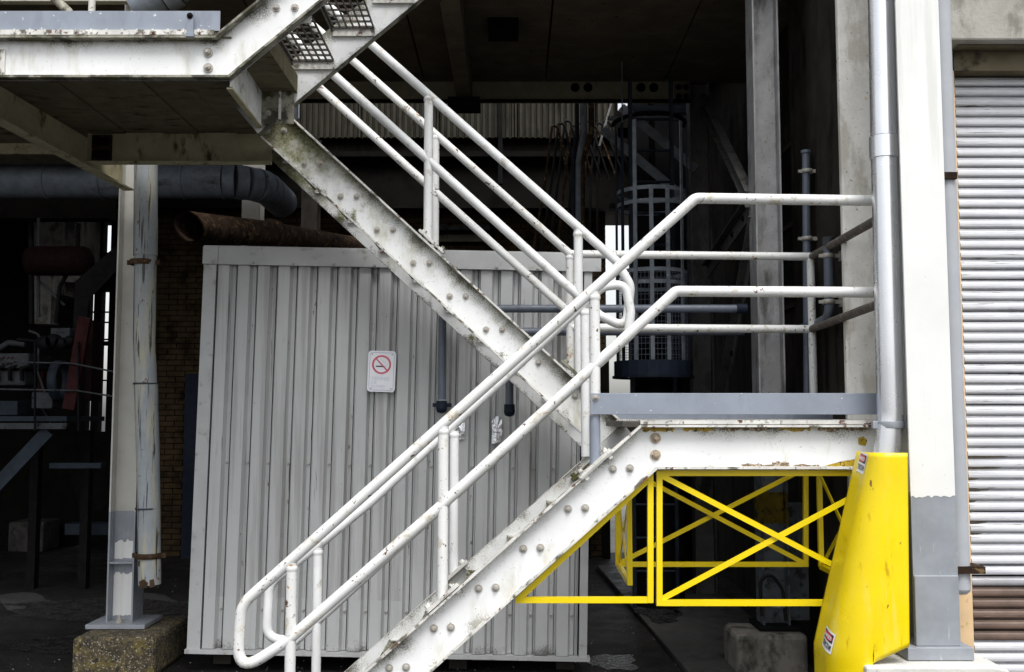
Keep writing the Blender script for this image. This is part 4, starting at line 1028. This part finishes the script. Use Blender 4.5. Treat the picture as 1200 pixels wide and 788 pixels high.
# conduits by the concrete pier
XD = 6.3
def cclamp(p, parent):
    b = MB(); b.lathe([(.034, -.014), (.038, -.014), (.038, .014), (.034, .014)], p, 'Z', 16); b.box(p.x+.034, p.x+.075, p.y-.01, p.y+.01, p.z-.012, p.z+.012); b.box(p.x-.06, p.x-.034, p.y-.008, p.y+.008, p.z-.010, p.z+.010)
    b.box(p.x+.07, p.x+.12, p.y-.03, p.y+.03, p.z-.03, p.z+.03)
    build('clamp', b, 'bolt_steel', parent)
t = pipe_thing('slate_conduit', 'tall slate conduit rising behind the landing rails left of the concrete pier', 'conduit pipe', [
    ('pipe', [W(944.5, 180, 6.95), W(946.5, 470, 6.95)], .027, 'slate_pipe')], 'slate blue conduits by the pier')
for y in (201, 280): cclamp(W(945.5, y, 6.95), t)
b = MB(); p = W(944.5, 180, 6.95); b.tube([p, p+Vector((0, 0, .02))], .036, 12); build('end_cap', b, 'slate_pipe', t)
t = pipe_thing('slate_conduit', 'short capped slate conduit clamped to the concrete pier', 'conduit pipe', [
    ('pipe', [W(970.5, 285, XD), W(972, 360, XD), W(972, 366, XD)+Vector((0,.02,-.01)), W(972, 372, XD)+Vector((0.01, .08, -.0)), W(958, 379, 6.72), W(925, 390, 7.35)], .030, 'slate_pipe')], 'slate blue conduits by the pier')
for y in (300, 354): cclamp(W(971, y, XD), t)
b = MB(); p = W(970.5, 284, XD); b.tube([p-Vector((0, 0, .02)), p+Vector((0, 0, .03))], .036, 14); build('end_cap', b, 'machine_grey', t)

# rusty exhaust pipe over the cabin
rp = thing('rusty_pipe', 'rusty brown open ended pipe lying over the top of the cabin', 'rusty pipe', W(225, 262, 7.6))
a, m1, c = W(226, 266, 7.5), W(318, 275, 9.0), W(430, 292, 11.2)
b = MB(); b.tube([a, m1], .115, 26, caps=False); b.tube([a+Vector((.0, .002, 0)), m1], .105, 26, caps=False)
# slanted mouth: pull the upper lip forward
vv = []
for v in b.v:
    v = Vector(v); k = max(0, 1-(v-a).length/.3)
    vv.append(tuple(v + Vector((-.10, -.03, 0))*(k*(v.z-a.z+.12)*3.2)))
b.v = vv; build('pipe', b, 'rust_dark', rp)
b = MB(); b.tube([m1, c], .11, 24); build('pipe', b, 'rust_dark', rp)
b = MB(); d = (c-m1).normalized(); b.tube([m1-d*.03, m1+d*.05], .135, 24); build('joint_flange', b, 'rust_dark', rp)
b = MB(); q_ = W(313, 259, 9.0); b.box(q_.x, q_.x+.05, 8.98, 9.02, q_.z-.04, q_.z+.02); build('lug', b, 'concrete_shade', rp)

# big duct at left
du = thing('air_duct', 'large dull galvanised duct running level behind the left column, bending at its right end', 'duct', W(100, 232, 9.5))
DD_ = 9.5
a = W(-60, 213, DD_); r_ = .158
y_ = 213
seams = [-60, 56, 120, 216, 262]
for x0_, x1_ in zip(seams, seams[1:]):
    b = MB(); b.tube([W(x0_, y_, DD_)+Vector((.003, 0, 0)), W(x1_, y_, DD_)-Vector((.003, 0, 0))], r_, 28); build('duct_section', b, 'duct_metal', du)
    p = W(x1_, y_, DD_); b = MB(); b.tube([p-Vector((.012, 0, 0)), p+Vector((.012, 0, 0))], r_+.008, 28); build('seam_band', b, 'duct_metal', du)
p0 = W(262, y_, DD_); prev = p0
for i in range(5):
    a0 = R(18*i); a1 = R(18*(i+1)); Rb = .34
    q0 = p0 + Vector((Rb*math.sin(a0), Rb*(1-math.cos(a0)), 0)); q1 = p0 + Vector((Rb*math.sin(a1), Rb*(1-math.cos(a1)), 0))
    b = MB(); b.tube([q0, q1], r_ + .004*(i % 2), 28); build('elbow_segment', b, 'duct_metal', du)
b = MB(); b.tube([q1, q1+Vector((0, .6, 0))], r_, 28); build('duct_section', b, 'duct_metal', du)
# pale column stubs seen above cabin
l, r = W(283, 260, 10.3).x, W(304, 260, 10.3).x
hcolumn('steel_column', 'pale steel column rising behind the rusty pipe above the cabin', l, r, 10.3, 0, 4.9, 'column_cream')
l, r = W(352, 300, 11.8).x, W(371, 300, 11.8).x
hcolumn('steel_column', 'dim column farther back, just right of the pale one', l, r, 11.8, 0, 5.0, 'concrete_shade')
# diffuser: dark beams over the left bay
b = MB(); b.box(-9.4, W(135, 0, 10.4).x, 10.4, 10.6, W(0, 256, 10.4).z, W(0, 228, 10.4).z+.5); build('left_lintel', b, 'soot', label='dark lintel beam under the big duct over the machinery', cat='beam')
a, c = W(0, 146, 9.2), W(92, 180, 9.2)
b = MB(); b.box(-9, W(98, 0, 9.0).x, 9.0, 9.3, W(0, 181, 9.0).z, W(0, 150, 9.0).z); build('ceiling_duct', b, 'soffit_brown', label='brown rectangular duct above the round duct, left edge', cat='duct', bevel=.01)

# top-left details beyond the upper landing
b = MB(); b.tube([W(60, -6, 6.3), W(80, 14, 6.3), W(90, 40, 6.3)], .03, 10); build('slanting_pipe', b, 'flange_dirty', label='short slanting pipe above the upper landing toe plate', cat='pipe')
t = thing('upper_duct_elbow', 'segmented metal duct elbow above the upper landing', 'duct', W(180, 12, 6.6))
for i, (x, y) in enumerate(((158, 14), (174, 7), (192, 0), (208, -12))):
    p, q_ = W(x, y, 6.6), W(x+15, y-9, 6.6); b = MB(); b.tube([p-Vector((0, 0, .0)), q_], .10-.004*(i % 2), 20); build('elbow_segment', b, 'duct_metal', t)
a, c = W(-40, -10, 6.7), W(152, 3, 6.7); b = MB(); b.box(a.x, c.x, 6.68, 6.74, c.z, a.z); build('upper_fascia', b, 'concrete', label='pale strip of fascia above the upper landing at the top left corner', cat='fascia', bevel=.003)

# ================================================================= CAGED LADDER
LY = 8.6; lcx = W(765, 400, LY).x; cr = .292
cg = thing('caged_ladder', 'slate grey safety cage round a ladder, wire mesh on its lower half', 'caged ladder', (lcx, LY, 2.0))
z_top, z_mid = W(0, 230, LY).z, W(0, 323, LY).z; z_b1, z_b0 = W(0, 424, LY).z, W(0, 441, LY).z
def hoop(z, r, h, nm='hoop', a0=150, a1=390, m='cage_steel', n=24, t=.006):
    b = MB()
    for k in range(n):
        p, q_ = R(a0+(a1-a0)*k/n), R(a0+(a1-a0)*(k+1)/n)
        P = [(lcx+rr*math.cos(a), LY+rr*math.sin(a)) for rr, a in ((r, p), (r, q_), (r+t, q_), (r+t, p))]
        b.mesh([(x, y, z) for x, y in P] + [(x, y, z+h) for x, y in P], [(3,2,1,0),(4,5,6,7),(0,1,5,4),(1,2,6,5),(2,3,7,6),(3,0,4,7)])
    return build(nm, b, m, cg)
for z in (z_top, W(0, 245, LY).z, z_mid, W(0, 337, LY).z): hoop(z, cr, .032, a0=0, a1=360)
hoop(z_b0, cr+.03, z_b1-z_b0, 'bottom_band', 0, 360, 'slate_dark')
hoop(z_b0-.02, cr+.045, .02, 'bottom_rim', 0, 360, 'cage_dark')
for ad in (182, 210, 236, 262, 288, 318, 345, 20, 160):
    a = R(ad); p = Vector((lcx+(cr+.01)*math.cos(a), LY+(cr+.01)*math.sin(a), 0))
    b = MB(); zt2 = W(0, 150, LY).z if ad not in (262, 288) else z_top+.03
    b.bar((p.x, p.y, z_b0), (p.x, p.y, zt2), .034, .009, (-math.sin(a)*0+math.cos(a), math.sin(a), 0)); build('upright', b, 'cage_steel' if ad in (262, 288, 236, 318) else 'cage_dark', cg)
b = MB()
for k in range(46):
    a = R(120+300*k/46); p = (lcx+cr*math.cos(a), LY+cr*math.sin(a)); b.tube([(p[0], p[1], z_b1), (p[0], p[1], z_mid)], .0022, 4, caps=False)
z = z_b1
while z < z_mid:
    b.tube([(lcx+cr*math.cos(R(120+300*k/30)), LY+cr*math.sin(R(120+300*k/30)), z) for k in range(31)], .0022, 4, caps=False); z += .045
build('wire_mesh', b, 'wire', cg, kind='stuff')
for dx in (-.16, .20):
    b = MB(); b.box(lcx+dx, lcx+dx+.03, LY+.2, LY+.26, .1, 4.7); build('ladder_stile', b, 'cage_dark', cg)
z = .4
while z < 4.6: b = MB(); b.tube([(lcx-.15, LY+.23, z), (lcx+.21, LY+.23, z)], .012, 8); build('rung', b, 'cage_dark', cg); z += .28
# dark machinery that hides the middle of the doorway behind the cage
b = MB(); b.box(W(738, 0, 10.2).x, W(759, 0, 10.2).x, 10.2, 10.5, 0, 5.0); b.box(W(766, 0, 10.2).x, 2.0, 10.25, 10.5, 0, 5.0)
b.box(W(734, 0, 10.2).x, W(745, 0, 10.2).x, 10.1, 10.3, W(0, 430, 10.2).z, W(0, 372, 10.2).z)
build('dark_riser', b, 'black_steel', label='black boxed riser standing behind the caged ladder', cat='riser', bevel=.01)
b = MB(); b.tube([(W(728, 0, 9.0).x, 9.0, 4.9), (W(728, 0, 9.0).x, 9.0, 2.6)], .006, 6); build('pull_chain', b, 'cage_steel', label='thin hanging chain in front of the bright doorway', cat='chain')
b = MB(); p = W(723, 246, 9.0); b.box(p.x-.06, p.x+.09, 8.95, 9.05, p.z-.0, p.z+.05); build('chain_bracket', b, 'black_steel', label='small black bracket at the top of the bright doorway', cat='bracket')
b = MB(); p0, p1 = W(736, 442, 8.9), W(806, 600, 8.9); b.lathe([(.23, 0), (.23, p0.z-.0)], (lcx+.12, 9.25, 0), 'Z', 20); build('dark_tank', b, 'machine_dark', label='dark upright drum below the ladder cage', cat='tank')
# far stair diagonals & ring
t = thing('far_stair', 'two dim parallel stair stringers slanting behind the ladder cage', 'stair', W(760, 240, 10.0))
for (x0_, y0_, x1_, y1_) in ((706, 152, 806, 236), (728, 126, 812, 196)):
    b = MB(); b.bar(W(x0_, y0_, 9.95), W(x1_+4, y1_+3, 9.76), .03, .085, (0, 0, 1)); build('stringer', b, 'cage_steel', t)
t = thing('ladder_platform', 'shadowed round platform rim at the head of the ladder cage', 'platform', W(760, 150, 10.0))
b = MB(); p = W(760, 147, 9.6); n = 24
b.tube([(p.x+.34*math.cos(R(180+180*k/n)), 9.6+.4*math.sin(R(180+180*k/n)), p.z) for k in range(n+1)], .022, 8); build('rim', b, 'black_steel', t)
a, c = W(712, 137, 9.9), W(806, 141, 9.9); b = MB(); b.box(a.x, c.x, 9.88, 9.92, c.z, a.z); build('front_bar', b, 'cage_steel', t)
a, c = W(735, 124, 9.95), W(806, 133, 9.95); b = MB(); b.box(a.x, c.x, 9.94, 9.98, c.z, a.z); build('kick_plate', b, 'cage_dark', t)
# bent black conduits
for i in range(9):
    x = 650 + 7.5*i; y = 147 - (i % 3)*3; D = 10.0+.06*i
    P = rnd([(x-26+i*2, 300), (x-10, 205, .3), (x-3, y, .07), (x+4, y+2, .06), (x+16+i*2, 210)], D, 5)
    b = MB(); b.tube(P, .013, 8)
    build('bent_conduit', b, 'hose_black' if i % 3 else 'rust_dark', label=('leftmost', 'second from left', 'third from left', 'fourth from left', 'middle', 'fourth from right', 'third from right', 'second from right', 'rightmost')[i] + (' black' if i % 3 else ' rust brown') + ' hooked conduit in the bundle high behind the handrails', cat='conduit', group='bent conduits behind the handrails')
for k, (x0_, x1_, m) in enumerate(((684, 682, 'cage_steel'), (693, 686, 'rust_dark'), (676, 676, 'cage_dark'))):
    b = MB(); b.tube([W(x0_, 108, 9.9), W(x0_, 155, 9.9), W(x1_-4, 190, 9.9), W(x1_-4, 330, 9.9)], .035-.006*k, 10)
    build('riser_pipe', b, m, label=('slate', 'rust brown', 'narrow dark')[k] + ' riser pipe among the bent black conduits', cat='riser pipe', group='riser pipes in the conduit bundle')
a, c = W(700, 122, 10.2), W(716, 170, 10.2); b = MB(); b.bar(W(716, 122, 10.2), W(702, 172, 10.2), .02, .06, (0, 1, 0)); build('hanger_strap', b, 'column_grime', label='pale slanting strap beside the conduit bundle', cat='strap')

# ================================================================= SHUTTER AND JAMB
SH = 5.4
sx0 = W(1127.5, 394, SH).x; sx1 = 3.6
sh = thing('roller_shutter', 'worn silver roller shutter with a band of brown rusty slats near the bottom', 'roller shutter', ((sx0+sx1)/2, SH, 0))
sp_ = .0552
def slat_src(m):
    b = MB(); pr = [(.006, 0), (.006, .0045), (-.015, .0055), (-.0195, .012), (-.0205, .022), (-.0185, .034), (-.012, .042), (-.008, .044), (-.010, .046), (-.009, .0495), (.006, .0505), (.006, .0552)]
    for (y0, z0), (y1, z1) in zip(pr, pr[1:]):
        b.face([(0, y0, z0), (sx1-sx0, y0, z0), (sx1-sx0, y1, z1), (0, y1, z1)])
    return build('slat', b, m)
srcs = {m: slat_src(m) for m in ('slat_silver', 'slat_rusty', 'slat_grey')}
zsh = W(0, 79, SH).z; zz = zsh - sp_; cx_ = (sx0+sx1)/2
while zz > .02:
    p = W(1150, 0, SH); ypx = None
    # which photo row is this slat on
    for yy in range(60, 900, 4):
        if W(0, yy, SH).z < zz+.03: ypx = yy; break
    ypx = ypx or 900
    m = 'slat_rusty' if 684 < ypx < 757 else 'slat_grey' if (668 < ypx <= 684 or ypx < 100) else 'slat_silver'
    o = inst(srcs[m], (cx_, SH-.006+rng.uniform(-.001, .001), zz), sh)
    if m == 'slat_rusty': o['label'] = 'brown rusty slat'
    zz -= sp_
for o in srcs.values(): bpy.data.objects.remove(o)
b = MB(); b.box(sx0, sx1, SH+.008, SH+.03, 0, zsh); build('backing', b, 'black_steel', sh)
# torn stains at the left end of some slats
for (y, L) in ((537, 48), (550, 40), (563, 14), (576, 26), (589, 12), (601, 9), (614, 24), (627, 18)):
    a = W(1129, y-2.4, SH-.02); n = 9; b = MB(); top_, bt = [], []
    for k in range(n+1):
        xx_ = a.x+.012 + L/F*SH*k/n; th = .010*(1-k/n)**.5 + .001; top_.append((xx_, SH-.0290, a.z+th*.2)); bt.append((xx_, SH-.0290, a.z-th-rng.uniform(0, .002)))
    for k in range(n): b.face([top_[k], bt[k], bt[k+1], top_[k+1]])
    build('torn_edge', b, 'rot_stain', sh, label='dark rotted streak at the left end of a slat')
# lintel, soffit, hood, jamb, wall below
zl = W(0, 47, 5.15).z
lt = thing('door_lintel', 'rough pale concrete lintel over the roller shutter', 'lintel', (3, 5.3, zl))
b = MB(); b.box(W(1111.5, 20, 5.15).x, 4.5, 5.15, 5.6, zl, zl+.36); build('lower_block', b, 'concrete', lt, bevel=.01)
b = MB(); b.box(W(1111.5, 20, 5.15).x, 4.5, 5.155, 5.6, zl+.366, zl+2.5); build('upper_block', b, 'concrete', lt, bevel=.01)
b = MB(); b.box(sx0-.05, 4.5, 5.3, 5.39, W(0, 83, 5.3).z, zl-.004); b.box(sx0-.05, 4.5, 5.21, 5.3, W(0, 60, 5.3).z, zl-.003)
build('soffit_board', b, 'soffit_brown', lt, bevel=.006)
b = MB(); b.box(W(1100, 394, 5.3).x, W(1128.8, 394, 5.3).x, 5.3, 5.385, 0, W(0, 55, 5.3).z); build('door_jamb', b, 'peach_paint', label='peach painted door jamb between grey pipe and shutter', cat='door jamb')
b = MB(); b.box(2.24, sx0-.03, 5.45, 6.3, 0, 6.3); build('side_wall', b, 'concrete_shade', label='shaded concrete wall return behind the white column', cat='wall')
b = MB(); b.box(sx1, 6, 5.4, 5.7, 0, 6.5); b.box(2.3, 6, 5.62, 5.8, 0, 6.5); build('wall_front', b, 'concrete', kind='structure')
gp_ = thing('grey_downpipe', 'flat grey painted downpipe behind the white column, ending above the ground', 'downpipe', W(1118, 690, 5.12))
x_ = W(1114.8, 394, 5.12).x; z0_ = W(0, 690, 5.12).z
b = MB(); b.tube([(x_, 5.12, z0_+.0), (x_, 5.12, 6.0)], .050, 22); b.lathe([(0, -.03), (.03, -.025), (.045, -.012), (.05, 0)], (x_, 5.12, z0_), 'Z', 22); build('pipe', b, 'pipe_grey', gp_)
for (y, w_) in ((667, .085), (208, .015)):
    z = W(0, y, 5.1).z; b = MB(); b.box(x_-.055, x_+w_+.015, 5.055, 5.2, z-.017, z+.017); build('bracket', b, 'rust_dark', gp_)

# ================================================================= MACHINERY AT THE LEFT
MD = 9.6
mp = thing('machine_platform', 'slate steel platform edge with wire rails carrying the dark machinery', 'platform', W(40, 500, MD))
a, c = W(-80, 488, MD), W(78, 494, MD); b = MB(); b.box(a.x, c.x, MD, MD+.9, c.z, a.z); build('deck_edge', b, 'machine_blue', mp, bevel=.004)
a, c = W(-80, 496, MD), W(78, 503, MD); b = MB(); b.box(a.x, c.x, MD-.01, MD+.03, c.z, a.z); build('edge_angle', b, 'machine_grey', mp)
for (x0_, y0_, x1_, y1_, x2_, y2_) in ((-20, 424, 85, 426, 134, 436), (-20, 456, 90, 458, 134, 465)):
    b = MB(); b.tube([W(x0_, y0_, MD-.1), W(x1_, y1_, MD-.1), W(x2_, y2_, MD-.6)], .009, 6); build('wire_rail', b, 'machine_grey', mp)
for x in (41, 92):
    b = MB(); b.tube([W(x, 505, MD-.1), W(x, 400, MD-.1)], .012, 6); build('rail_post', b, 'machine_dark', mp)
b = MB(); b.bar(W(-25, 592, MD+.05), W(57, 505, MD+.05), .04, .12, (0, 0, 1)); build('diagonal_strut', b, 'machine_blue', mp)
a, c = W(58, 543, MD+.2), W(118, 549, MD+.2); b = MB(); b.box(a.x, c.x, MD+.2, MD+.3, c.z, a.z); build('lower_shelf', b, 'machine_blue', mp)
for x in (22, 84):
    p = W(x, 505, MD+.4); b = MB(); b.box(p.x-.04, p.x+.04, MD+.75, MD+.85, .0, p.z); build('leg', b, 'black_steel', mp)
en = thing('engine', 'dim grey engine block with faint red lettering on its cover', 'engine', W(15, 488, MD+.2))
a, c = W(-30, 414, MD+.1), W(33, 432, MD+.1); b = MB(); b.box(a.x, c.x, MD+.1, MD+.6, c.z, a.z); cv_ = build('top_cover', b, 'machine_grey', en, bevel=.02)
a, c = W(-30, 434, MD+.15), W(29, 452, MD+.15); b = MB(); b.box(a.x, c.x, MD+.15, MD+.6, c.z, a.z); build('block', b, 'machine_grey', en, bevel=.02)
a, c = W(-30, 470, MD+.1), W(20, 487, MD+.1); b = MB(); b.box(a.x, c.x, MD+.1, MD+.6, c.z, a.z); build('sump', b, 'machine_blue', en, bevel=.01)
a, c = W(37, 460, MD+.12), W(61, 479, MD+.12); b = MB(); b.box(a.x, c.x, MD+.12, MD+.5, c.z, a.z); build('gearbox', b, 'machine_grey', en, bevel=.01)
for k, x in enumerate((-2, 12, 26)):
    p = W(x, 440, MD+.12); b = MB(); b.tube([p+Vector((0, 0, -.05)), p+Vector((0, -.02, .06)), p+Vector((.08, .0, .1))], .02, 8); build('manifold_pipe', b, 'machine_dark', en)
b = MB()
for (x, y, w_) in ((2, 421, 4), (8, 421, 3), (13, 421, 3), (2, 428, 3), (7, 428, 4), (12, 428, 3)):
    p = W(x, y, MD+.098); b.bar(p, p+Vector((w_/F*MD, 0, .02)), .002, .016, (0, 0, 1))
build('red_lettering', b, 'red_paint', en, kind='stuff')
p = W(62, 402, MD+.2)
for k in range(4):
    q_ = W(56+10*k, 403-3*(k % 2), MD+.2); b = MB(); b.lathe([(0, -.1), (.07-.008*k, -.1), (.075-.008*k, -.02), (.05, .05), (0, .08)], q_, 'Y', 14); build('pulley', b, 'machine_dark', en)
b = MB(); p = W(70, 446, MD+.15); b.lathe([(.15, -.04), (.19, -.04), (.19, .04), (.15, .04), (.15, -.04)], p, 'X', 20); build('flywheel', b, 'machine_blue', en)
b = MB(); b.bar(W(81, 480, MD-.05), W(100, 372, MD-.05), .05, .115, (1, 0, .1)); build('slanting_girder', b, 'red_paint', label='dull red slanting steel arm in front of the machinery', cat='machine arm', bevel=.004)
b = MB(); P = rnd([(36, 308), (102, 304)], MD+.6)
c0, c1 = W(38, 306, MD+.6), W(98, 306, MD+.6)
b.tube([c0, c0+Vector((.03, 0, 0)), c1-Vector((.06, 0, 0)), c1-Vector((.02, 0, 0)), c1], .15, 24)
b.lathe([(.15, 0), (.13, .05), (.07, .085), (0, .095)], c1, 'X', 24); b.lathe([(.15, 0), (.12, -.05), (0, -.09)], c0, 'X', 24)
tk = build('red_tank', b, 'red_dark', label='very dark red horizontal tank high among the machinery', cat='tank')
b = MB(); b.bar(W(46, 330, 10.4), W(76, 358, 10.4), .02, .025); build('tank_strut', b, 'machine_grey', label='thin strut slanting below the dark red tank', cat='strut')
for (x0_, y0_, x1_, y1_, m_, lb) in ((46, 436, 52, 474, 'red_paint', 'dull red bracket plate between the engine and the slanting girder'), (104, 376, 109, 470, 'red_dark', 'dark red upright just behind the slanting girder'), (62, 385, 84, 398, 'machine_grey', 'small grey casing above the flywheel')):
    a, c = W(x0_, y0_, MD+.4), W(x1_, y1_, MD+.4); b = MB(); b.box(a.x, c.x, MD+.35, MD+.6, c.z, a.z); build('machine_casing', b, m_, bevel=.008, label=lb, cat='machine part')
for k_, pl in enumerate(([(34, 388), (46, 392, .05), (44, 436, .05), (56, 470)], [(20, 398), (40, 400, .04), (60, 396)], [(0, 408), (10, 402, .04), (30, 404)], [(92, 262), (91, 300, .1), (70, 336, .1), (66, 378)], [(45, 256), (45, 372)], [(36, 256), (37, 380)], [(42, 460), (50, 480, .1), (62, 500)])):
    b = MB(); b.tube(rnd(pl, MD+.3+.12*k_, 5), (.012, .02, .03, .022, .018, .03, .008)[k_], 8)
    build('machine_pipe', b, ('machine_grey', 'machine_dark', 'machine_grey', 'black_steel', 'machine_grey', 'machine_dark', 'machine_grey')[k_], label=('thin bent pipe dropping past the engine cover', 'short dark pipe above the engine cover', 'stubby grey pipe at the left edge above the engine', 'black hose sagging below the dark red tank', 'thin upright grey pipe left of the dark red tank', 'thick dark upright pipe at the end of the red tank', 'thin cable slanting down to the platform edge')[k_], cat='pipe', group='pipes around the machinery')
# chute
b = MB(); b.mesh([W(88, 330, 10.1), W(136, 288, 10.1), W(136, 318, 10.1), W(104, 352, 10.1), W(98, 420, 10.1), W(84, 420, 10.1),
                  W(88, 330, 10.8), W(136, 288, 10.8), W(136, 318, 10.8), W(104, 352, 10.8), W(98, 420, 10.8), W(84, 420, 10.8)],
                 [(0,5,4,3,2,1), (6,7,8,9,10,11)] + [(i, (i+1) % 6, 6+(i+1) % 6, 6+i) for i in range(6)])
build('dark_chute', b, 'black_steel', label='black slanting chute right of the dark red tank', cat='chute')
# concrete shaft & piers beyond
b = MB(); b.box(W(48, 0, 12).x, W(84, 0, 12).x, 12, 12.5, W(0, 345, 12).z, 5); b.box(W(84, 0, 12).x, W(103, 0, 12).x, 12.06, 12.6, W(0, 330, 12).z, 5); b.box(W(52, 0, 12).x, W(73, 0, 12).x, 11.99, 12.2, W(0, 380, 12).z, 5)
build('concrete_shaft', b, 'concrete_dark', label='stained grey concrete shaft beyond the dark red tank', cat='concrete column')
b = MB(); a, c = W(10, 612, 13.2), W(50, 640, 13.2); b.box(a.x, c.x, 13.2, 13.7, 0, a.z); build('low_plinth', b, 'concrete_deep', bevel=.015, label='low grey concrete plinth in the shadows at the left', cat='plinth')
b = MB(); a, c = W(76, 614, 10.6), W(140, 627, 10.6); b.box(a.x, c.x, 10.6, 10.8, c.z, a.z); build('floor_channel', b, 'machine_blue', label='slate steel channel lying low behind the cream column', cat='steel channel')
b = MB(); p0 = W(70, 560, 10.9); p1 = W(127, 640, 10.9)
b.mesh([W(70, 520, 10.9), W(126, 520, 10.9), W(126, 590, 10.9), W(98, 610, 10.9), W(70, 520, 11.5), W(126, 520, 11.5), W(126, 590, 11.5), W(98, 610, 11.5)], [(3,2,1,0),(4,5,6,7),(0,1,5,4),(1,2,6,5),(2,3,7,6),(3,0,4,7)])
build('dark_hopper', b, 'black_steel', label='dark riveted hopper under the machinery platform', cat='hopper')
# back screen wall at the left with narrow daylight gaps between its posts
fw = thing('slatted_wall', 'dark back wall at the far left with narrow bright gaps', 'wall', (W(80, 0, 14).x, 14, 0))
cols = [(-120, 106), (112, 120.5), (129.5, 165)]
for (xa, xb) in cols:
    b = MB(); b.box(W(xa, 300, 14).x, W(xb, 300, 14).x, 14, 14.15, 0, 5.3); build('wall_panel', b, 'soot', fw)
for (ya, yb_) in ((296, 342), (400, 405), (506, 700)):
    a, c = W(104, ya, 13.9), W(131, yb_, 13.9); b = MB(); b.box(a.x, c.x, 13.9, 13.98, c.z, a.z); build('cross_panel', b, 'soot', fw)
for y in (366, 378, 398, 446):
    p = W(104, y, 13.85); b = MB(); b.box(p.x, W(131, y, 13.85).x, 13.84, 13.87, p.z-.01, p.z+.01); build('rail', b, 'black_steel', fw)
wallbox('wall_link', BX0-.05, BX0+.1, YB+.3, 14.1, 0, 5.4, 'soot')
